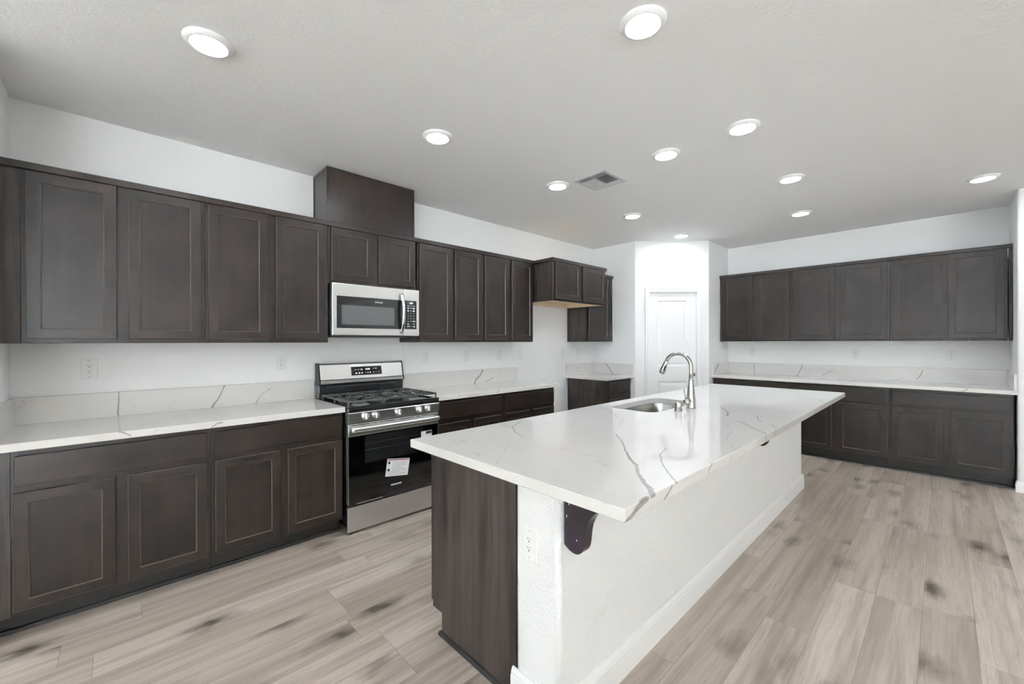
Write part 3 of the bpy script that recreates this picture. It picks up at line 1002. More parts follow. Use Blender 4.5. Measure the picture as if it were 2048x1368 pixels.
# duct cover above the microwave cabinet
t = thing('duct_cover', 'tall dark wooden box rising to the ceiling above the microwave cabinet', 'duct cover', (0, 1.605, 2.3058), R90)
W, D, HH = 0.765, 0.303, 0.432
MB().box(0.004, W - 0.004, -D + 0.004, -0.0005, 0, HH - 0.004).build('front_panel', 'wv', t)
mb = MB()
mb.box(0, 0.022, -D, -D + 0.0039, 0, HH).box(W - 0.020, W, -D, -D + 0.0039, 0, HH).box(0.022, W - 0.020, -D, -D + 0.0039, HH - 0.024, HH)
mb.build('front_frame', 'wv', t, 0.0006)
mb = MB()
mb.box(0, 0.0039, -D + 0.004, -D + 0.022, 0, HH).box(0, 0.0039, -0.022, -0.0005, 0, HH).box(0, 0.0039, -D + 0.022, -0.022, HH - 0.022, HH)
mb.build('side_frame', 'wv', t, 0.0006)
mb = MB()
mb.box(W - 0.0039, W, -D + 0.004, -0.0005, 0, HH)
mb.build('side_panel', 'wside', t)

# base cabinets
BZ0, BZ1 = 0.102, 0.8755
def base(label, origin, rz, w, doors, drawers, group, d=0.611, dz=(0.127, 0.675), wz=(0.708, 0.848), x0=0.0, filler=None, toe=True, end=None, toe_rng=None):
    t = thing('base_cabinet', label, 'cabinet', origin, rz, group)
    g = 0.0006
    MB().box(x0 + g, w - g, -(d - 0.019), -0.0005, BZ0, BZ1).build('cabinet_box', 'wside', t, 0.0008)
    fr = MB()
    y0, y1 = -d, -(d - 0.0191)
    xs = sorted(doors)
    fr.box(x0 + g, xs[0][0] + 0.02, y0, y1, BZ0, BZ1)
    fr.box(xs[-1][1] - 0.02, w - g, y0, y1, BZ0, BZ1)
    for a, b in zip(xs, xs[1:]):
        fr.box(a[1] - 0.02, b[0] + 0.02, y0, y1, BZ0, 0.74)
    for a, b in xs:
        fr.box(a + 0.02, b - 0.02, y0, y1, BZ0, 0.145)
    fr.box(xs[0][0] + 0.02, xs[-1][1] - 0.02, y0, y1, 0.84, BZ1)
    for a, b in xs:
        fr.box(a + 0.02, b - 0.02, y0, y1, 0.66, 0.73)
    fr.build('face_frame', 'wv', t, 0.0008)
    for a, b in xs:
        add_door(t, 'door', a, b, dz[0], dz[1], -d - 0.0003, 0.047)
    for a, b in drawers:
        add_drawer(t, a, b, wz[0], wz[1], -d - 0.0003)
    tr = toe_rng or (x0, w)
    if filler:
        MB().box(filler[0], filler[1], -d, -(d - 0.019), BZ0, BZ1).build('filler_strip', 'wside', t, 0.0008)
    MB().box(tr[0] + g, tr[1] - g, -(d - 0.075), -0.02, 0.0005, BZ0).build('toe_kick', 'wdark', t)
    return t
BG = 'dark base cabinets on the range wall'
BB = 'dark base cabinets on the back wall'
def left_base(label, Y0, Y1, doors, drawers, **kw):
    f = kw.pop('filler', None)
    tr = kw.pop('toe_rng', None)
    return base(label, (0, Y0, 0), R90, Y1 - Y0, [(a - Y0, b - Y0) for a, b in doors], [(a - Y0, b - Y0) for a, b in drawers], BG,
                filler=(f[0] - Y0, f[1] - Y0) if f else None, toe_rng=(tr[0] - Y0, tr[1] - Y0) if tr else None, **kw)
left_base('dark base cabinet in the near left corner, one wide drawer over two doors', 0.074, 0.8285, [(0.083, 0.423), (0.472, 0.808)], [(0.087, 0.808)], filler=(0.003, 0.0735), toe_rng=(0.003, 0.8285))
left_base('dark base cabinet touching the left side of the gas range', 0.8295, 1.600, [(0.850, 1.193), (1.239, 1.589)], [(0.848, 1.589)])
left_base('dark base cabinet touching the right side of the gas range', 2.376, 3.1535, [(2.400, 2.741), (2.794, 3.133)], [(2.396, 3.133)], dz=(0.127, 0.668))
left_base('dark base cabinet beside the empty refrigerator space, right end of the range counter', 3.1545, 3.925, [(3.184, 3.530), (3.576, 3.908)], [(3.184, 3.908)], dz=(0.127, 0.668))
left_base('small dark base cabinet under the corner counter by the pantry', 4.935, 5.485, [(4.996, 5.474)], [(4.996, 5.474)], filler=(5.4855, 5.548), toe_rng=(4.935, 5.548), wz=(0.708, 0.846), dz=(0.127, 0.674))
def back_base(label, X0, X1, doors, drawers, filler=None, toe_rng=None):
    return base(label, (X0, BK, 0), 0, X1 - X0, [(a - X0, b - X0) for a, b in doors], [(a - X0, b - X0) for a, b in drawers], BB,
                filler=(filler[0] - X0, filler[1] - X0) if filler else None, toe_rng=(toe_rng[0] - X0, toe_rng[1] - X0) if toe_rng else None, dz=(0.127, 0.672), wz=(0.705, 0.845))
back_base('dark base cabinet on the back wall beside the pantry, mostly hidden behind the island', 1.421, 2.2605, [(1.439, 1.815), (1.867, 2.243)], [(1.439, 2.243)], (1.404, 1.4205), (1.404, 2.2605))
back_base('dark base cabinet in the middle of the back wall, half hidden by the island end', 2.2615, 3.1930, [(2.291, 2.703), (2.758, 3.170)], [(2.291, 3.170)])
back_base('dark base cabinet at the right end of the back wall, one drawer over two doors', 3.1940, 4.0400, [(3.218, 3.591), (3.644, 4.021)], [(3.218, 4.021)], (4.0405, 4.0465), (3.194, 4.0465))

# shoe mouldings on the floor in front of the toe kicks
SP = [(0.0005, 0.0005), (0.013, 0.0005), (0.012, 0.010), (0.008, 0.017), (0.0005, 0.020)]
SG = 'dark shoe mouldings'
strip('shoe_strip', 'dark shoe strip on the floor under the near left base cabinets', 'shoe strip', [(0.536, 0.004), (0.536, 1.600)], SP, 'wdark', SG)
strip('shoe_strip', 'dark shoe strip on the floor under the back wall base cabinets', 'shoe strip', [(1.404, BK - 0.536), (4.047, BK - 0.536)], SP, 'wdark', SG)

# island cabinet: doors face the range (-x), dark end panel faces the camera
IX0 = 1.890
t = thing('island_cabinet', 'dark brown island base cabinet with wood grain end panel under the quartz top', 'cabinet', (IW0 - 0.0005, 5.06, 0), -R90)
L = 5.06 - IY0
D = IW0 - IX0
# its frame: x runs towards the camera (world -y), -y towards the range
end = MB().prism([(-0.0005, 0.0005), (-0.0005, BZ1), (-D, BZ1), (-D, BZ0), (-D + 0.075, BZ0), (-D + 0.075, 0.0005)], 'x', L - 0.018, L)
end.build('end_panel', 'wside', t, 0.0008)
MB().box(0, L - 0.0182, -D + 0.019, -0.56, BZ0, BZ1).build('cabinet_box', 'wside', t)
mb = MB()
mb.box(0, L - 0.0182, -0.02, -0.001, 0.0005, BZ1)
mb.box(0, 0.018, -0.556, -0.0205, 0.0005, BZ1)
mb.build('cabinet_back', 'wside', t)
MB().box(0, L - 0.0182, -D + 0.075, -D + 0.09, 0.0005, BZ0).build('toe_kick', 'wdark', t)
n = 8
ww = (L - 0.004) / n
for i in range(n):
    a = i * ww + 0.006
    b = (i + 1) * ww - 0.006 if i < n - 1 else L - 0.004
    add_door(t, 'door', a, b, 0.127, 0.675, -D - 0.0003 + 0.019 * 0, 0.047)
    add_drawer(t, a, b, 0.700, 0.862, -D - 0.0003)
fr = MB()
fr.box(0, L - 0.0182, -D, -D + 0.0189, BZ0, 0.16).box(0, L - 0.0182, -D, -D + 0.0189, 0.64, 0.73).box(0, L - 0.0182, -D, -D + 0.0189, 0.84, BZ1)
for i in range(n + 1):
    x = min(max(i * ww, 0.03), L - 0.05)
    fr.box(x - 0.03, x + 0.03, -D, -D + 0.0189, 0.16, 0.64)
    fr.box(x - 0.03, x + 0.03, -D, -D + 0.0189, 0.73, 0.84)
fr.build('face_frame', 'wv', t)
mbs = [(IX0 + 0.064, IY0 - 0.0005), (IW0 - 0.0125, IY0 - 0.0005)]
strip('shoe_strip', 'worn dark shoe strip on the floor along the dark island end panel', 'shoe strip', [(IX0 + 0.0745, IY0 + 0.30), (IX0 + 0.0745, IY0 - 0.0005), (IW0 - 0.013, IY0 - 0.0005)], SP, 'wdark', SG)

# ------------------------------------------------------------------ quartz tops
def slab(x0, x1, y0, y1, mat, root, hole=None, bev=0.0025):
    """slab with eased top edges, optional rounded hole"""
    z0, z1 = 0.876, 0.914
    if not hole:
        MB().box(x0, x1, y0, y1, z0, z1, bev).build('slab', mat, root)
        return
    mb = MB()
    b = mb.b
    out = [(x0, y0), (x1, y0), (x1, y1), (x0, y1)]
    def off(d):
        return [(x0 + d, y0 + d), (x1 - d, y0 + d), (x1 - d, y1 - d), (x0 + d, y1 - d)]
    def lp(pts, z):
        return [b.verts.new((p[0], p[1], z)) for p in pts]
    o0, o1, o2, o3 = lp(off(bev), z0), lp(off(0), z0 + bev), lp(off(0), z1 - bev), lp(off(bev), z1)
    h0, h1 = lp(hole, z0), lp(hole, z1)
    for A, B in ((o0, o1), (o1, o2), (o2, o3)):
        for i in range(4):
            b.faces.new((A[i], A[(i + 1) % 4], B[(i + 1) % 4], B[i]))
    n = len(hole)
    for i in range(n):
        b.faces.new((h1[i], h1[(i + 1) % n], h0[(i + 1) % n], h0[i]))
    for O, Hh in ((o3, h1), (o0, h0)):
        es = []
        for lpv in (O, Hh):
            for i in range(len(lpv)):
                a, c = lpv[i], lpv[(i + 1) % len(lpv)]
                e = b.edges.get((a, c)) or b.edges.new((a, c))
                es.append(e)
        bmesh.ops.triangle_fill(b, use_beauty=True, edges=es)
    bmesh.ops.recalc_face_normals(b, faces=b.faces)
    mb.build('slab', mat, root)

def splash(root, mat, x0, x1, y0, y1, z1=1.066):
    MB().box(x0, x1, y0, y1, 0.9142, z1, 0.0012).build('backsplash', mat, root)
CG = 'white veined quartz worktops'
t = thing('countertop', 'white veined quartz worktop left of the gas range', 'countertop', group=CG)
slab(0.0008, 0.655, 0.0008, 1.6035, 'q_left', t)
splash(t, 'q_left', 0.0008, 0.020, 0.0008, 1.6035)
splash(t, 'q_left', 0.0203, 0.640, 0.0008, 0.020)
t = thing('countertop', 'white veined quartz worktop right of the gas range', 'countertop', group=CG)
slab(0.0008, 0.655, 2.3685, 3.940, 'q_right', t)
splash(t, 'q_right', 0.0008, 0.020, 2.3685, 3.945)
t = thing('countertop', 'small white quartz corner worktop by the pantry', 'countertop', group=CG)
slab(0.0008, 0.655, 4.890, P1 - 0.0008, 'q_small', t)
splash(t, 'q_small', 0.0008, 0.020, 4.890, P1 - 0.0008)
splash(t, 'q_small', 0.0203, 0.652, P1 - 0.020, P1 - 0.0008)
t = thing('countertop', 'long white quartz worktop along the back wall', 'countertop', group=CG)
slab(DX1 + 0.0008, RT - 0.0008, BK - 0.655, BK - 0.0008, 'q_back', t)
splash(t, 'q_back', DX1 + 0.0008, RT - 0.0008, BK - 0.020, BK - 0.0008)
splash(t, 'q_back', DX1 + 0.0008, DX1 + 0.020, BK - 0.640, BK - 0.0203)
splash(t, 'q_back', RT - 0.020, RT - 0.0008, BK - 0.640, BK - 0.0203)
SK = (1.965, 2.315, 2.915, 3.605)
hole = rrect(*SK, 0.075, 7)
t = thing('countertop', 'large white veined quartz island top with the sink cut-out', 'countertop', group=CG)
slab(1.8511, 2.9926, 1.4328, 5.1013, 'q_island', t, hole)

# undermount sink
t = thing('sink', 'undermount stainless steel sink in the island top', 'sink', ((SK[0] + SK[1]) / 2, (SK[2] + SK[3]) / 2, 0.876))
cx, cy = (SK[0] + SK[1]) / 2, (SK[2] + SK[3]) / 2
def sl(ins, z, r):
    return [(x - cx, y - cy, z) for x, y in rrect(SK[0] + ins, SK[1] - ins, SK[2] + ins, SK[3] - ins, r, 8)]
mb = MB()
mb.loft([sl(-0.025, -0.0008, 0.09), sl(-0.003, -0.0008, 0.078), sl(-0.002, -0.004, 0.077), sl(0.001, -0.17, 0.072), sl(0.006, -0.188, 0.067), sl(0.018, -0.20, 0.056), sl(0.045, -0.207, 0.04)], cap1=True)
mb.build('basin', 'sink', t)
MB().lathe([(0.045, -0.2065), (0.045, -0.2045), (0.036, -0.2045), (0.030, -0.206), (0, -0.206)]).build('drain', 'chrome', t)

# faucet: x = 0 at the base, spout bends towards the range (-x)
t = thing('faucet', 'brushed nickel gooseneck pull-down faucet behind the island sink', 'faucet', (2.393, 3.286, 0.9142))
MB().lathe([(0, 0), (0.0315, 0), (0.0315, 0.006), (0.030, 0.010), (0.0285, 0.06), (0.0215, 0.14), (0.0165, 0.19), (0.0150, 0.205), (0, 0.205)]).build('base_body', 'nickel', t)
pts = [(0, 0, 0.2052), (0, 0, 0.24), (0, 0, 0.284)]
for i in range(1, 25):
    a = math.radians(157 * i / 24)
    pts.append((-0.09 + 0.09 * math.cos(a), 0, 0.284 + 0.09 * math.sin(a)))
MB().tube(pts, 0.0132, 18).build('neck', 'nickel', t)
e = Vector(pts[-1])
dv = Vector((-math.sin(math.radians(157)), 0, math.cos(math.radians(157))))
q = [e + dv * s for s in (0.0005, 0.004, 0.020, 0.06, 0.092, 0.097)]
hd = MB().tube(q, [0.0132, 0.0145, 0.0155, 0.0195, 0.0215, 0.0200], 20).build('spray_head', 'nickel', t)
nrm = Vector((0.35, -0.94, 0)).normalized()
mb = MB()
a, b_ = e + dv * 0.034, e + dv * 0.078
mb.tube([a + Vector((0.011, -0.0095, 0)), a * 0.5 + b_ * 0.5 + Vector((0.0125, -0.0115, 0)), b_ + Vector((0.0135, -0.0125, 0))], [0.0055, 0.0070, 0.0055], 10)
mb.build('spray_button', 'rubber', hd)
MB().lathe([(0, 0), (0.0165, 0), (0.0165, 0.034), (0.0185, 0.038), (0.0205, 0.046), (0.0205, 0.058), (0.017, 0.065), (0, 0.066)], (0, -0.020, 0.049), '-y', 24).build('handle_hub', 'nickel', t)
MB().tube([(-0.002, -0.074, 0.062), (-0.006, -0.080, 0.10), (-0.012, -0.088, 0.140)], [0.0042, 0.0036, 0.0030], 10).build('lever', 'nickel', t)

t = thing('air_gap_cap', 'small brushed nickel cylinder cap on the island beside the faucet', 'air gap', (2.387, 3.104, 0.9142))
MB().lathe([(0, 0), (0.026, 0), (0.026, 0.004), (0.0225, 0.006), (0.0225, 0.050), (0.0215, 0.056), (0.019, 0.058), (0, 0.058)]).build('cap', 'nickel', t)

# corbels under the island overhang
def corbel_pts():
    p = [(0, 0), (0.020, -0.012), (0.045, -0.019), (0.066, -0.013), (0.080, 0.004), (0.087, 0.030), (0.090, 0.058), (0.096, 0.086), (0.108, 0.114), (0.128, 0.140), (0.156, 0.160), (0.190, 0.172), (0.222, 0.184), (0.245, 0.192), (0.251, 0.199), (0.251, 0.208), (0, 0.208)]
    q = []
    for i in range(1, len(p) - 3):               # smooth the sawn curve
        p0, p1, p2, p3 = p[i - 1], p[i], p[i + 1], p[i + 2]
        for k in range(4):
            u = k / 4
            q.append(tuple(0.5 * (2 * b + (c - a) * u + (2 * a - 5 * b + 4 * c - d) * u * u + (3 * b - a - 3 * c + d) * u ** 3) for a, b, c, d in zip(p0, p1, p2, p3)))
    return [p[0]] + q + p[-3:]
for lab, yy in (('dark curved wooden corbel nearest the camera under the island overhang', 1.556), ('small dark corbel tip peeking out under the far half of the island top edge', 3.650)):
    mb = MB().prism(corbel_pts(), 'y', -0.0, 0.045)
    o = mb.build('corbel', 'corbel', None, 0.003)
    o.location = (IW1 + 0.0008, yy, 0.667)
    tag(o, lab, 'corbel', 'island corbels')

# ------------------------------------------------------------------ gas range
# own frame: x along the front (0..W), front towards -y, y = 0 at the wall
t = thing('gas_range', 'stainless steel gas range with black oven door and cast iron grates', 'stove', (0, 1.608, 0), R90)
W = 0.754
MB().box(0.004, W - 0.004, -0.650, -0.030, 0.045, 0.872, 0.003).build('body', 'black', t)
# cooktop: shallow black pan with raised rim
mb = MB()
mb.box(0, W, -0.700, -0.070, 0.8725, 0.902, 0.004)
mb.box(0, W, -0.702, -0.672, 0.9022, 0.914, 0.004)
mb.box(0, 0.022, -0.6715, -0.110, 0.9022, 0.912, 0.003)
mb.box(W - 0.022, W, -0.6715, -0.110, 0.9022, 0.912, 0.003)
mb.build('cooktop', 'black', t)
# back guard
bgd = MB().box(0.002, W - 0.002, -0.105, -0.030, 0.9025, 1.020, 0.003).build('backguard_base', 'black', t)
prof = [(-0.020, 1.022), (-0.104, 1.022), (-0.130, 1.034), (-0.131, 1.058), (-0.118, 1.066), (-0.092, 1.186), (-0.084, 1.197), (-0.070, 1.201), (-0.020, 1.201)]
bg_ = MB().prism(prof, 'x', 0.012, W - 0.012).build('backguard', 'ssh', t, 0.0015)
mb = MB().prism(prof, 'x', 0.0, 0.0118).prism(prof, 'x', W - 0.0118, W)
mb.build('backguard_cap', 'rubber', t, 0.0015)
MB().box(0.06, W - 0.06, -0.1065, -0.1052, 1.000, 1.012).build('vent_slot', 'slot', bgd)
# display set in the sloped face
def bgp(z, out=0.0):
    f = (z - 1.066) / 0.120
    y = -0.118 + 0.026 * f
    return y - out
ang = math.atan2(0.026, 0.120)
rotd = (R90 - ang, 0, 0)
d0, d1, za, zb = 0.266, 0.540, 1.090, 1.163
mb = MB()
mb.prism([(bgp(za, 0.0015), za), (bgp(zb, 0.0015), zb), (bgp(zb, -0.002), zb), (bgp(za, -0.002), za)], 'x', d0, d1)
disp = mb.build('display_panel', 'blackglass', t)
def on_disp(px, z, body, size, mat='print', bold=0.0002):
    text(body, size, 'printed_label', mat, disp, (px, bgp(z, 0.0019), z), rotd, bold=bold)
text('12:08', 0.019, 'clock_digits', 'led', disp, (0.410, bgp(1.139, 0.0019), 1.139), rotd, bold=0.0004)
mb = MB()
def dmark(px, z, sx, sz):
    mb.prism([(bgp(z - sz, 0.0019), z - sz), (bgp(z + sz, 0.0019), z + sz), (bgp(z + sz, 0.0014), z + sz), (bgp(z - sz, 0.0014), z - sz)], 'x', px - sx, px + sx)
for px, z, sx, sz in ((0.305, 1.138, 0.009, 0.002), (0.331, 1.138, 0.008, 0.002), (0.357, 1.138, 0.008, 0.006), (0.464, 1.143, 0.004, 0.004), (0.488, 1.143, 0.010, 0.0035),
                      (0.309, 1.108, 0.008, 0.006), (0.335, 1.108, 0.007, 0.006), (0.359, 1.108, 0.007, 0.005), (0.392, 1.110, 0.002, 0.005), (0.412, 1.110, 0.004, 0.005), (0.433, 1.110, 0.005, 0.005), (0.464, 1.112, 0.006, 0.0025), (0.489, 1.112, 0.006, 0.001), (0.512, 1.112, 0.004, 0.006)):
    dmark(px, z, sx, sz)
mb.build('touch_marks', 'print', disp)
# front control panel with five knobs
prof = [(-0.645, 0.796), (-0.688, 0.796), (-0.694, 0.800), (-0.702, 0.868), (-0.698, 0.8722), (-0.645, 0.8722)]
cp = MB().prism(prof, 'x', 0.0, W).build('control_panel', 'ssh', t, 0.001)
kmesh = None
for kx in (0.123, 0.200, 0.385, 0.565, 0.644):
    o = bpy.data.objects.new('knob', None)
    if kmesh is None:
        mb = MB()
        mb.lathe([(0, 0), (0.0255, 0), (0.0255, 0.003), (0.0225, 0.006), (0.0215, 0.020), (0.0195, 0.024), (0, 0.024)], (0, 0, 0), '-y', 28)
        mb.prism([(-0.0075, -0.024), (-0.0065, -0.038), (0.0065, -0.038), (0.0075, -0.024), (0.0075, -0.020), (-0.0075, -0.020)], 'z', -0.0205, 0.0205)
        k_ = mb.build('knob', 'knob', t, 0.0012)
        kmesh = k_.data
        bpy.data.objects.remove(o)
        o = k_
    else:
        bpy.data.objects.remove(o)
        o = k_.copy()
        C.objects.link(o)
        o.parent = t
    o.location = (kx, -0.6985, 0.836)
    o.rotation_euler = (math.radians(-6.5), 0, 0)
# oven door with a window cavity, racks behind the glass
mb = MB()
X0, X1, Z0, Z1 = 0.125, 0.630, 0.485, 0.690
ya, yb = -0.690, -0.6525
mb.box(0.006, X0, ya + 0.006, yb, 0.222, 0.700).box(X1, W - 0.006, ya + 0.006, yb, 0.222, 0.700)
mb.box(X0, X1, ya + 0.006, yb, 0.222, Z0).box(X0, X1, ya + 0.006, yb, Z1, 0.700)
door = mb.build('oven_door', 'black', t)
MB().box(X0, X1, -0.6545, -0.6527, Z0, Z1).build('oven_interior', 'oveninside', door)
mb = MB()
for z in (0.628, 0.580):
    mb.tube([(X0 + 0.001, -0.662, z), (X1 - 0.001, -0.662, z)], 0.0016, 8)
    x = X0 + 0.02
    while x < X1:
        mb.box(x - 0.0010, x + 0.0010, -0.6638, -0.656, z + 0.001, z + 0.0032)
        x += 0.030
mb.build('oven_rack', 'rack', door)
MB().box(0.004, W - 0.004, ya + 0.002, ya + 0.0055, 0.220, 0.7005).build('door_glass', 'ovenglass', door)
mb = MB()
mb.box(0, W, ya - 0.002, yb, 0.7010, 0.790, 0.003)
mb.box(0, 0.0038, ya + 0.001, yb, 0.220, 0.7008).box(W - 0.0038, W, ya + 0.001, yb, 0.220, 0.7008)
mb.build('door_band', 'ssh', door)
mb = MB()
for a, b_ in ((0.022, 0.155), (0.185, 0.215), (0.232, 0.360), (0.395, 0.520), (0.545, 0.575), (0.600, 0.735)):
    mb.box(a, b_, ya - 0.0026, ya - 0.0021, 0.7775, 0.7815)
mb.build('vent_slot', 'slot', door)
mb = MB()
def hsec(x, y, w_, h_):
    return [(x, y + w_ * math.cos(2 * math.pi * i / 16), 0.752 + h_ * math.sin(2 * math.pi * i / 16)) for i in range(16)]
sec = [hsec(0.012, -0.722, 0.006, 0.012), hsec(0.015, -0.724, 0.0105, 0.0155), hsec(0.03, -0.7265, 0.012, 0.0175)]
for i in range(1, 12):
    u = i / 12
    sec.append(hsec(0.03 + (W - 0.06) * u, -0.7265 - 0.008 * math.sin(math.pi * u), 0.012, 0.0175))
sec += [hsec(W - 0.03, -0.7265, 0.012, 0.0175), hsec(W - 0.015, -0.724, 0.0105, 0.0155), hsec(W - 0.012, -0.722, 0.006, 0.012)]
mb.loft(sec, cap0=True, cap1=True)
mb.box(0.03, 0.055, -0.720, ya - 0.0018, 0.743, 0.761).box(W - 0.055, W - 0.03, -0.720, ya - 0.0018, 0.743, 0.761)
mb.build('handle', 'ssh', door)
text('FRIGIDAIRE', 0.0165, 'brand_lettering', 'logo', door, (W / 2 - 0.006, ya + 0.0016, 0.286), sx=1.05, bold=0.0004)
# storage drawer and feet
MB().box(0.0, W, -0.680, -0.6505, 0.020, 0.196, 0.003).build('drawer', 'ssh', t)
MB().box(0.004, W - 0.004, -0.668, -0.6505, 0.198, 0.212).build('drawer_gap', 'slot', t)
MB().box(0.06, 0.26, ya + 0.001, ya + 0.006, 0.2145, 0.2195).build('reflection_strip', 'chrome', t)  # bright strip added to imitate a reflection below the oven door
for x, y in ((0.035, -0.645), (W - 0.035, -0.645), (0.035, -0.07), (W - 0.035, -0.07)):
    MB().lathe([(0, 0.0005), (0.019, 0.0005), (0.020, 0.010), (0.012, 0.014), (0.010, 0.0448), (0, 0.0448)], (x, y, 0), 'z', 20).build('foot', 'rubber', t)
# burners and grates
for bx, by, br in ((0.155, -0.54, 0.046), (0.600, -0.54, 0.050), (0.155, -0.24, 0.036), (0.600, -0.24, 0.040), (0.377, -0.39, 0.052)):
    b_ = MB().lathe([(0, 0), (br * 1.45, 0), (br * 1.35, 0.004), (br * 1.05, 0.006), (br, 0.013), (0, 0.013)], (bx, by, 0.9023), 'z', 28).build('burner', 'burner', t)
    MB().lathe([(0, 0), (br * 0.94, 0), (br * 0.94, 0.006), (br * 0.84, 0.010), (0, 0.011)], (bx, by, 0.9155), 'z', 28).build('burner_cap', 'iron', b_)
def grate(xa, xb, centers):
    mb = MB()
    y0, y1, zt = -0.672, -0.160, 0.953
    r = 0.0055
    def bar(x0, y0_, x1, y1_, z=zt):
        mb.box(min(x0, x1) - r * (abs(x1 - x0) < 1e-6), max(x0, x1) + r * (abs(x1 - x0) < 1e-6), min(y0_, y1_) - r * (abs(y1_ - y0_) < 1e-6), max(y0_, y1_) + r * (abs(y1_ - y0_) < 1e-6), z - 0.013, z, 0.0015)
    bar(xa + r, y0, xa + r, y1)
    bar(xb - r, y0, xb - r, y1)
    bar(xa + 2 * r, y0 + r, xb - 2 * r, y0 + r)
    bar(xa + 2 * r, y1 - r, xb - 2 * r, y1 - r)
    ym = (y0 + y1) / 2
    bar(xa + 2 * r, ym, xb - 2 * r, ym)
    for cx, cy in centers:
        g = 0.028
        bar(xa + 2 * r, cy, cx - g, cy)
        bar(cx + g, cy, xb - 2 * r, cy)
        if cy < ym - 0.03 or len(centers) == 1:
            bar(cx, y0 + 2 * r, cx, cy - g)
        else:
            bar(cx, ym + r, cx, cy - g)
        if cy > ym + 0.03 or len(centers) == 1:
            bar(cx, cy + g, cx, y1 - 2 * r)
        else:
            bar(cx, cy + g, cx, ym - r)
        for dx in (-1, 1):
            xx = cx + dx * (xb - xa) * 0.27
            for s in (-1, 1):
                ya_ = cy + s * 0.045
                yb_ = cy + s * 0.118
                bar(xx, ya_, xx, yb_)
    for fx in (xa + r, xb - r):
        for fy in (y0 + r, ym, y1 - r):
            mb.box(fx - r, fx + r, fy - r, fy + r, 0.9150, zt - 0.0135, 0.001)
    mb.build('grate', 'iron', t)
grate(0.006, 0.274, [(0.155, -0.54), (0.155, -0.24)])
grate(0.278, 0.476, [(0.377, -0.39)])
grate(0.480, W - 0.006, [(0.600, -0.54), (0.600, -0.24)])

# paper things on the oven door
tg = thing('warning_tag', 'white warning tag hanging tilted in front of the black oven door', 'tag', (0.6945, 1.608, 0), R90)
pq = [(0.277, 0.363), (0.464, 0.337), (0.484, 0.464), (0.296, 0.493)]
def tagpt(u, v):
    a = Vector(pq[0]) * (1 - u) + Vector(pq[1]) * u
    b_ = Vector(pq[3]) * (1 - u) + Vector(pq[2]) * u
    return a * (1 - v) + b_ * v
def tagquad(mb, u0, u1, v0, v1, y0, y1):
    mb.prism([tuple(tagpt(u0, v0)), tuple(tagpt(u1, v0)), tuple(tagpt(u1, v1)), tuple(tagpt(u0, v1))], 'y', y0, y1)
mb = MB()
tagquad(mb, 0, 1, 0, 1, -0.0006, 0.0)
mb.build('card', 'paper', tg)
mb = MB()
tagquad(mb, 0.03, 0.97, 0.90, 0.97, -0.0009, -0.0006)
mb.build('red_band', 'redink', tg)
mb = MB()
random.seed(4)
for i in range(13):
    v = 0.06 + i * 0.062
    a = 0.06 if i < 4 else 0.24
    b_ = 0.95 - random.random() * 0.25
    if i in (3, 8):
        b_ = 0.6
    tagquad(mb, a, b_, v, v + 0.020, -0.0009, -0.0006)
mb.build('printed_lines', 'paperink', tg)
mb = MB()
for u, v in ((0.10, 0.77), (0.11, 0.36)):
    c = tagpt(u, v)
    mb.prism([(c.x - 0.010, c.y - 0.008), (c.x + 0.009, c.y - 0.010), (c.x + 0.008, c.y + 0.006), (c.x, c.y + 0.012), (c.x - 0.008, c.y + 0.007)], 'y', -0.0009, -0.0006)
mb.build('symbols', 'blackink', tg)
MB().tube([(0.392, -0.0012, 0.480), (0.391, -0.001, 0.56), (0.392, -0.004, 0.700), (0.392, -0.016, 0.742)], 0.0009, 6).build('string', 'rubber', tg)
stk = thing('energy_sticker', 'small white sticker near the upper right of the oven glass', 'sticker', (0.6886, 1.608, 0), R90)
MB().box(0.590, 0.690, -0.0004, 0.0, 0.560, 0.653).build('sticker_paper', 'paper', stk)
MB().box(0.634, 0.688, -0.0006, -0.0004, 0.628, 0.650).build('sticker_header', 'blackink', stk)

# ------------------------------------------------------------------ microwave
t = thing('microwave', 'stainless steel over-the-range microwave with curved handle', 'microwave', (0, 1.608, 1.4235), R90)
W, HH = 0.752, 0.404
MB().box(0.002, W - 0.002, -0.360, -0.001, 0.004, HH - 0.002, 0.002).build('case', 'black', t)
MB().box(0.010, W - 0.010, -0.372, -0.012, -0.010, 0.0035, 0.003).build('bottom_vent', 'slot', t)
SPL = 0.606
md = MB().box(0, SPL - 0.0008, -0.398, -0.3605, 0.004, HH, 0.004).build('door', 'ssh', t)
MB().box(0.034, SPL - 0.0012, -0.4005, -0.3985, 0.060, 0.307, 0.0008).build('door_frame', 'blackglass', md)
MB().box(0.072, 0.512, -0.4012, -0.4006, 0.088, 0.238).build('window', 'micwin', md)
text('FRIGIDAIRE', 0.013, 'brand_lettering', 'logo', md, (0.374, -0.4007, 0.274), sx=1.0, bold=0.0004)
mc = MB().box(SPL + 0.0008, W, -0.398, -0.3605, 0.004, HH, 0.004).build('control_side', 'ssh', t)
cpnl = MB().box(SPL + 0.0008, 0.723, -0.4005, -0.3985, 0.061, 0.308, 0.0008).build('control_panel', 'blackglass', t)
text('4:07', 0.020, 'clock_digits', 'led', cpnl, (0.671, -0.4007, 0.286), bold=0.0004)
mb = MB()
def mark(x, z, sx, sz):
    mb.box(x - sx, x + sx, -0.4009, -0.4004, z - sz, z + sz)
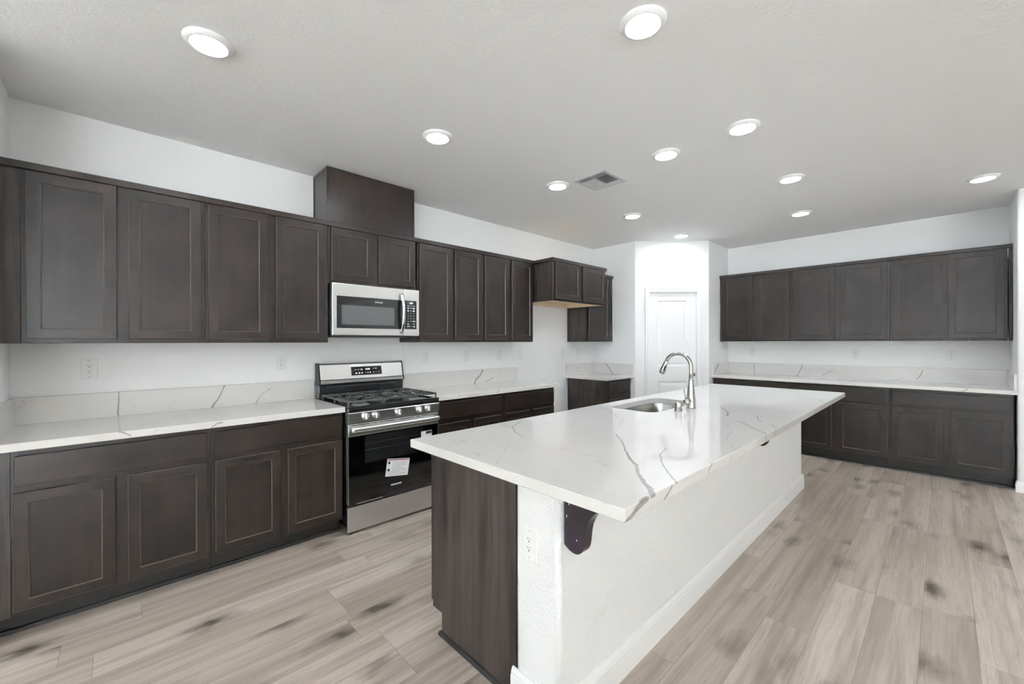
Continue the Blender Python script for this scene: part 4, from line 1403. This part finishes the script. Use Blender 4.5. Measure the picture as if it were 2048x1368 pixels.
for x, z, sx, sz in ((0.641, 0.262, 0.010, 0.0018), (0.668, 0.262, 0.008, 0.0018), (0.696, 0.262, 0.012, 0.0018), (0.641, 0.243, 0.009, 0.004), (0.668, 0.243, 0.008, 0.0022), (0.695, 0.242, 0.010, 0.005), (0.641, 0.220, 0.008, 0.005), (0.668, 0.220, 0.008, 0.0015), (0.695, 0.220, 0.009, 0.005),
                     (0.641, 0.128, 0.010, 0.0012), (0.696, 0.130, 0.012, 0.004), (0.641, 0.106, 0.010, 0.0025), (0.696, 0.106, 0.010, 0.0022), (0.638, 0.086, 0.005, 0.004), (0.655, 0.086, 0.003, 0.004), (0.679, 0.087, 0.0025, 0.0025), (0.699, 0.084, 0.005, 0.006)):
    mark(x, z, sx, sz)
mb.build('touch_marks', 'print', cpnl)
nums = ['1', '2', '3', '4', '5', '6', '7', '8', '9']
for i, ch in enumerate(nums):
    text(ch, 0.012, 'key_digit', 'print', cpnl, (0.641 + (i % 3) * 0.027, -0.4007, 0.198 - (i // 3) * 0.023), bold=0.0002)
text('0', 0.012, 'key_digit', 'print', cpnl, (0.668, -0.4007, 0.130), bold=0.0002)
# bowed flat handle
loops = []
for i in range(17):
    u = i / 16
    z = 0.022 + 0.345 * u
    y = -0.401 - 0.042 * math.sin(math.pi * u) ** 0.8
    wd = 0.0145
    th = 0.008
    loops.append([(0.577 - wd, y, z), (0.577 - wd * 0.7, y - th, z), (0.577 + wd * 0.7, y - th, z), (0.577 + wd, y, z), (0.577 + wd * 0.6, y + 0.003, z), (0.577 - wd * 0.6, y + 0.003, z)])
MB().loft(loops, cap0=True, cap1=True).build('handle', 'chrome', md)

# ------------------------------------------------------------------ wall plates
def plate(name, label, cat, loc, rz, kind, group):
    t = thing(name, label, cat, loc, rz, group)
    w_, h_ = 0.036, 0.060
    MB().box(-w_, w_, -0.0062, -0.0003, -h_, h_, 0.002).build('cover_plate', 'plate', t)
    f = MB().box(-0.0165, 0.0165, -0.0080, -0.0063, -0.0335, 0.0335, 0.0007).build('receptacle' if kind == 'outlet' else 'rocker', 'plate', t)
    if kind == 'outlet':
        mb = MB()
        for zc in (0.018, -0.016):
            mb.box(-0.0075, -0.0055, -0.0084, -0.0079, zc - 0.001, zc + 0.007)
            mb.box(0.0045, 0.0065, -0.0084, -0.0079, zc - 0.000, zc + 0.006)
            mb.cyl((-0.0005, -0.0079, zc - 0.008), 0.0026, 0.0005, '-y', 10)
        mb.build('socket_holes', 'slot', f)
    mb = MB()
    for z in (0.0485, -0.0485):
        mb.cyl((0, -0.0062, z), 0.0032, 0.0008, '-y', 10)
    mb.build('screw', 'ventmetal', t)
    return t
ZP = 1.216
OG = 'white outlets'
WG = 'white switch plates'
for y, lab, kind in ((0.311, 'white wall outlet nearest the left corner, above the left worktop', 'outlet'), (1.362, 'white wall outlet just left of the gas range', 'outlet'), (2.673, 'white wall outlet just right of the gas range', 'outlet'),
                     (3.179, 'white switch plate above the right worktop, second plate right of the range', 'switch'), (3.666, 'white switch plate above the right worktop, third plate right of the range', 'switch'),
                     (4.010, 'white switch plate just past the end of the right worktop', 'switch'), (4.826, 'white outlet on the bare wall of the refrigerator space', 'outlet'), (5.135, 'white switch plate above the small corner worktop', 'switch')):
    plate('wall_outlet' if kind == 'outlet' else 'wall_switch', lab, kind, (0, y, ZP), R90, kind, OG if kind == 'outlet' else WG)
for x, lab in ((1.712, 'white outlet at the left end of the back wall above the worktop'), (2.848, 'white outlet in the middle of the back wall above the worktop'), (3.654, 'white outlet at the right end of the back wall above the worktop')):
    plate('wall_outlet', lab, 'outlet', (x, BK, ZP - 0.004), 0, 'outlet', OG)
plate('wall_outlet', 'white outlet on the white end of the island', 'outlet', (2.541, IY0, 0.630), 0, 'outlet', OG)

# ------------------------------------------------------------------ ceiling
def downlight(label, x, y):
    t = thing('ceiling_light', label, 'ceiling light', (x, y, H), 0, 'round recessed ceiling lights')
    MB().lathe([(0.098, -0.0004), (0.098, -0.0035), (0.094, -0.008), (0.080, -0.0165), (0.0735, -0.0185), (0.071, -0.0165), (0.071, -0.0004)], n=48).build('trim_ring', 'trim', t)
    MB().lathe([(0.0708, -0.0150), (0.050, -0.0163), (0, -0.0168)], n=48).build('lens', 'lens', t)
for lab, x, y in (('round ceiling light nearest the camera on the left, above the left base cabinets', 1.278, 0.737),
                  ('round ceiling light in front of the dark duct cover above the range', 1.267, 1.978),
                  ('round ceiling light in the left row, just left of the air vent', 1.263, 3.222),
                  ('round ceiling light in the left row, beyond the air vent', 1.263, 4.480),
                  ('farthest round ceiling light, right in front of the pantry door wall', 1.265, 5.691),
                  ('largest round ceiling light at the top of the photo, above the near island end', 2.704, 2.066),
                  ('round ceiling light right beside the air vent on its camera side', 2.197, 3.331),
                  ('round ceiling light above the middle of the island, right row', 2.711, 3.324),
                  ('round ceiling light above the far island end, right row', 2.710, 4.523),
                  ('round ceiling light in front of the middle of the back wall cabinets', 2.543, 5.712),
                  ('round ceiling light at the right edge, before the right end back cabinets', 3.829, 5.693)):
    downlight(lab, x, y)

t = thing('air_vent', 'white square ceiling air register between the round lights', 'air vent', (1.5765, 3.402, H), 0)
A = 0.160
mb = MB()
for a0, a1, b0, b1 in ((-A, A, -A, -A + 0.030), (-A, A, A - 0.030, A), (-A, -A + 0.030, -A + 0.030, A - 0.030), (A - 0.030, A, -A + 0.030, A - 0.030), (-0.008, 0.008, -A + 0.030, A - 0.030)):
    mb.box(a0, a1, b0, b1, -0.007, -0.0004)
mb.build('frame', 'ventmetal', t, 0.002)
MB().box(-A + 0.028, A - 0.028, -A + 0.028, A - 0.028, -0.0016, -0.0005).build('duct_opening', 'ventdark', t)
def louver(x0, x1, y0, y1, along, tilt, n):
    for i in range(n):
        mb = MB()
        u = (i + 0.5) / n
        w_ = (((y1 - y0) if along == 'x' else (x1 - x0)) / n) * 0.52
        c, s = math.cos(tilt), math.sin(tilt)
        th = 0.0006
        loc = [(-w_ * c + th * s, w_ * s * -1 - th * c), (w_ * c + th * s, w_ * s - th * c), (w_ * c - th * s, w_ * s + th * c), (-w_ * c - th * s, -w_ * s + th * c)]
        if along == 'x':
            yc = y0 + (y1 - y0) * u
            mb.prism([(yc + p, -0.0085 + q_) for p, q_ in loc], 'x', x0, x1)
        else:
            xc = x0 + (x1 - x0) * u
            mb.prism([(xc + p, -0.0085 + q_) for p, q_ in loc], 'y', y0, y1)
        mb.build('louver', 'ventmetal', t)
q_ = A - 0.031
louver(-q_, q_, -q_, -q_ + 0.045, 'x', math.radians(40), 3)
louver(-q_, q_, q_ - 0.045, q_, 'x', math.radians(-40), 3)
louver(-q_, -0.009, -q_ + 0.050, q_ - 0.050, 'y', math.radians(38), 8)
louver(0.009, q_, -q_ + 0.050, q_ - 0.050, 'y', math.radians(-38), 8)
mb = MB()
for x, y in ((-0.145, 0), (0.145, 0)):
    mb.cyl((x, y, -0.0095), 0.005, 0.0024, 'z', 12)
mb.build('screw', 'ventmetal', t)
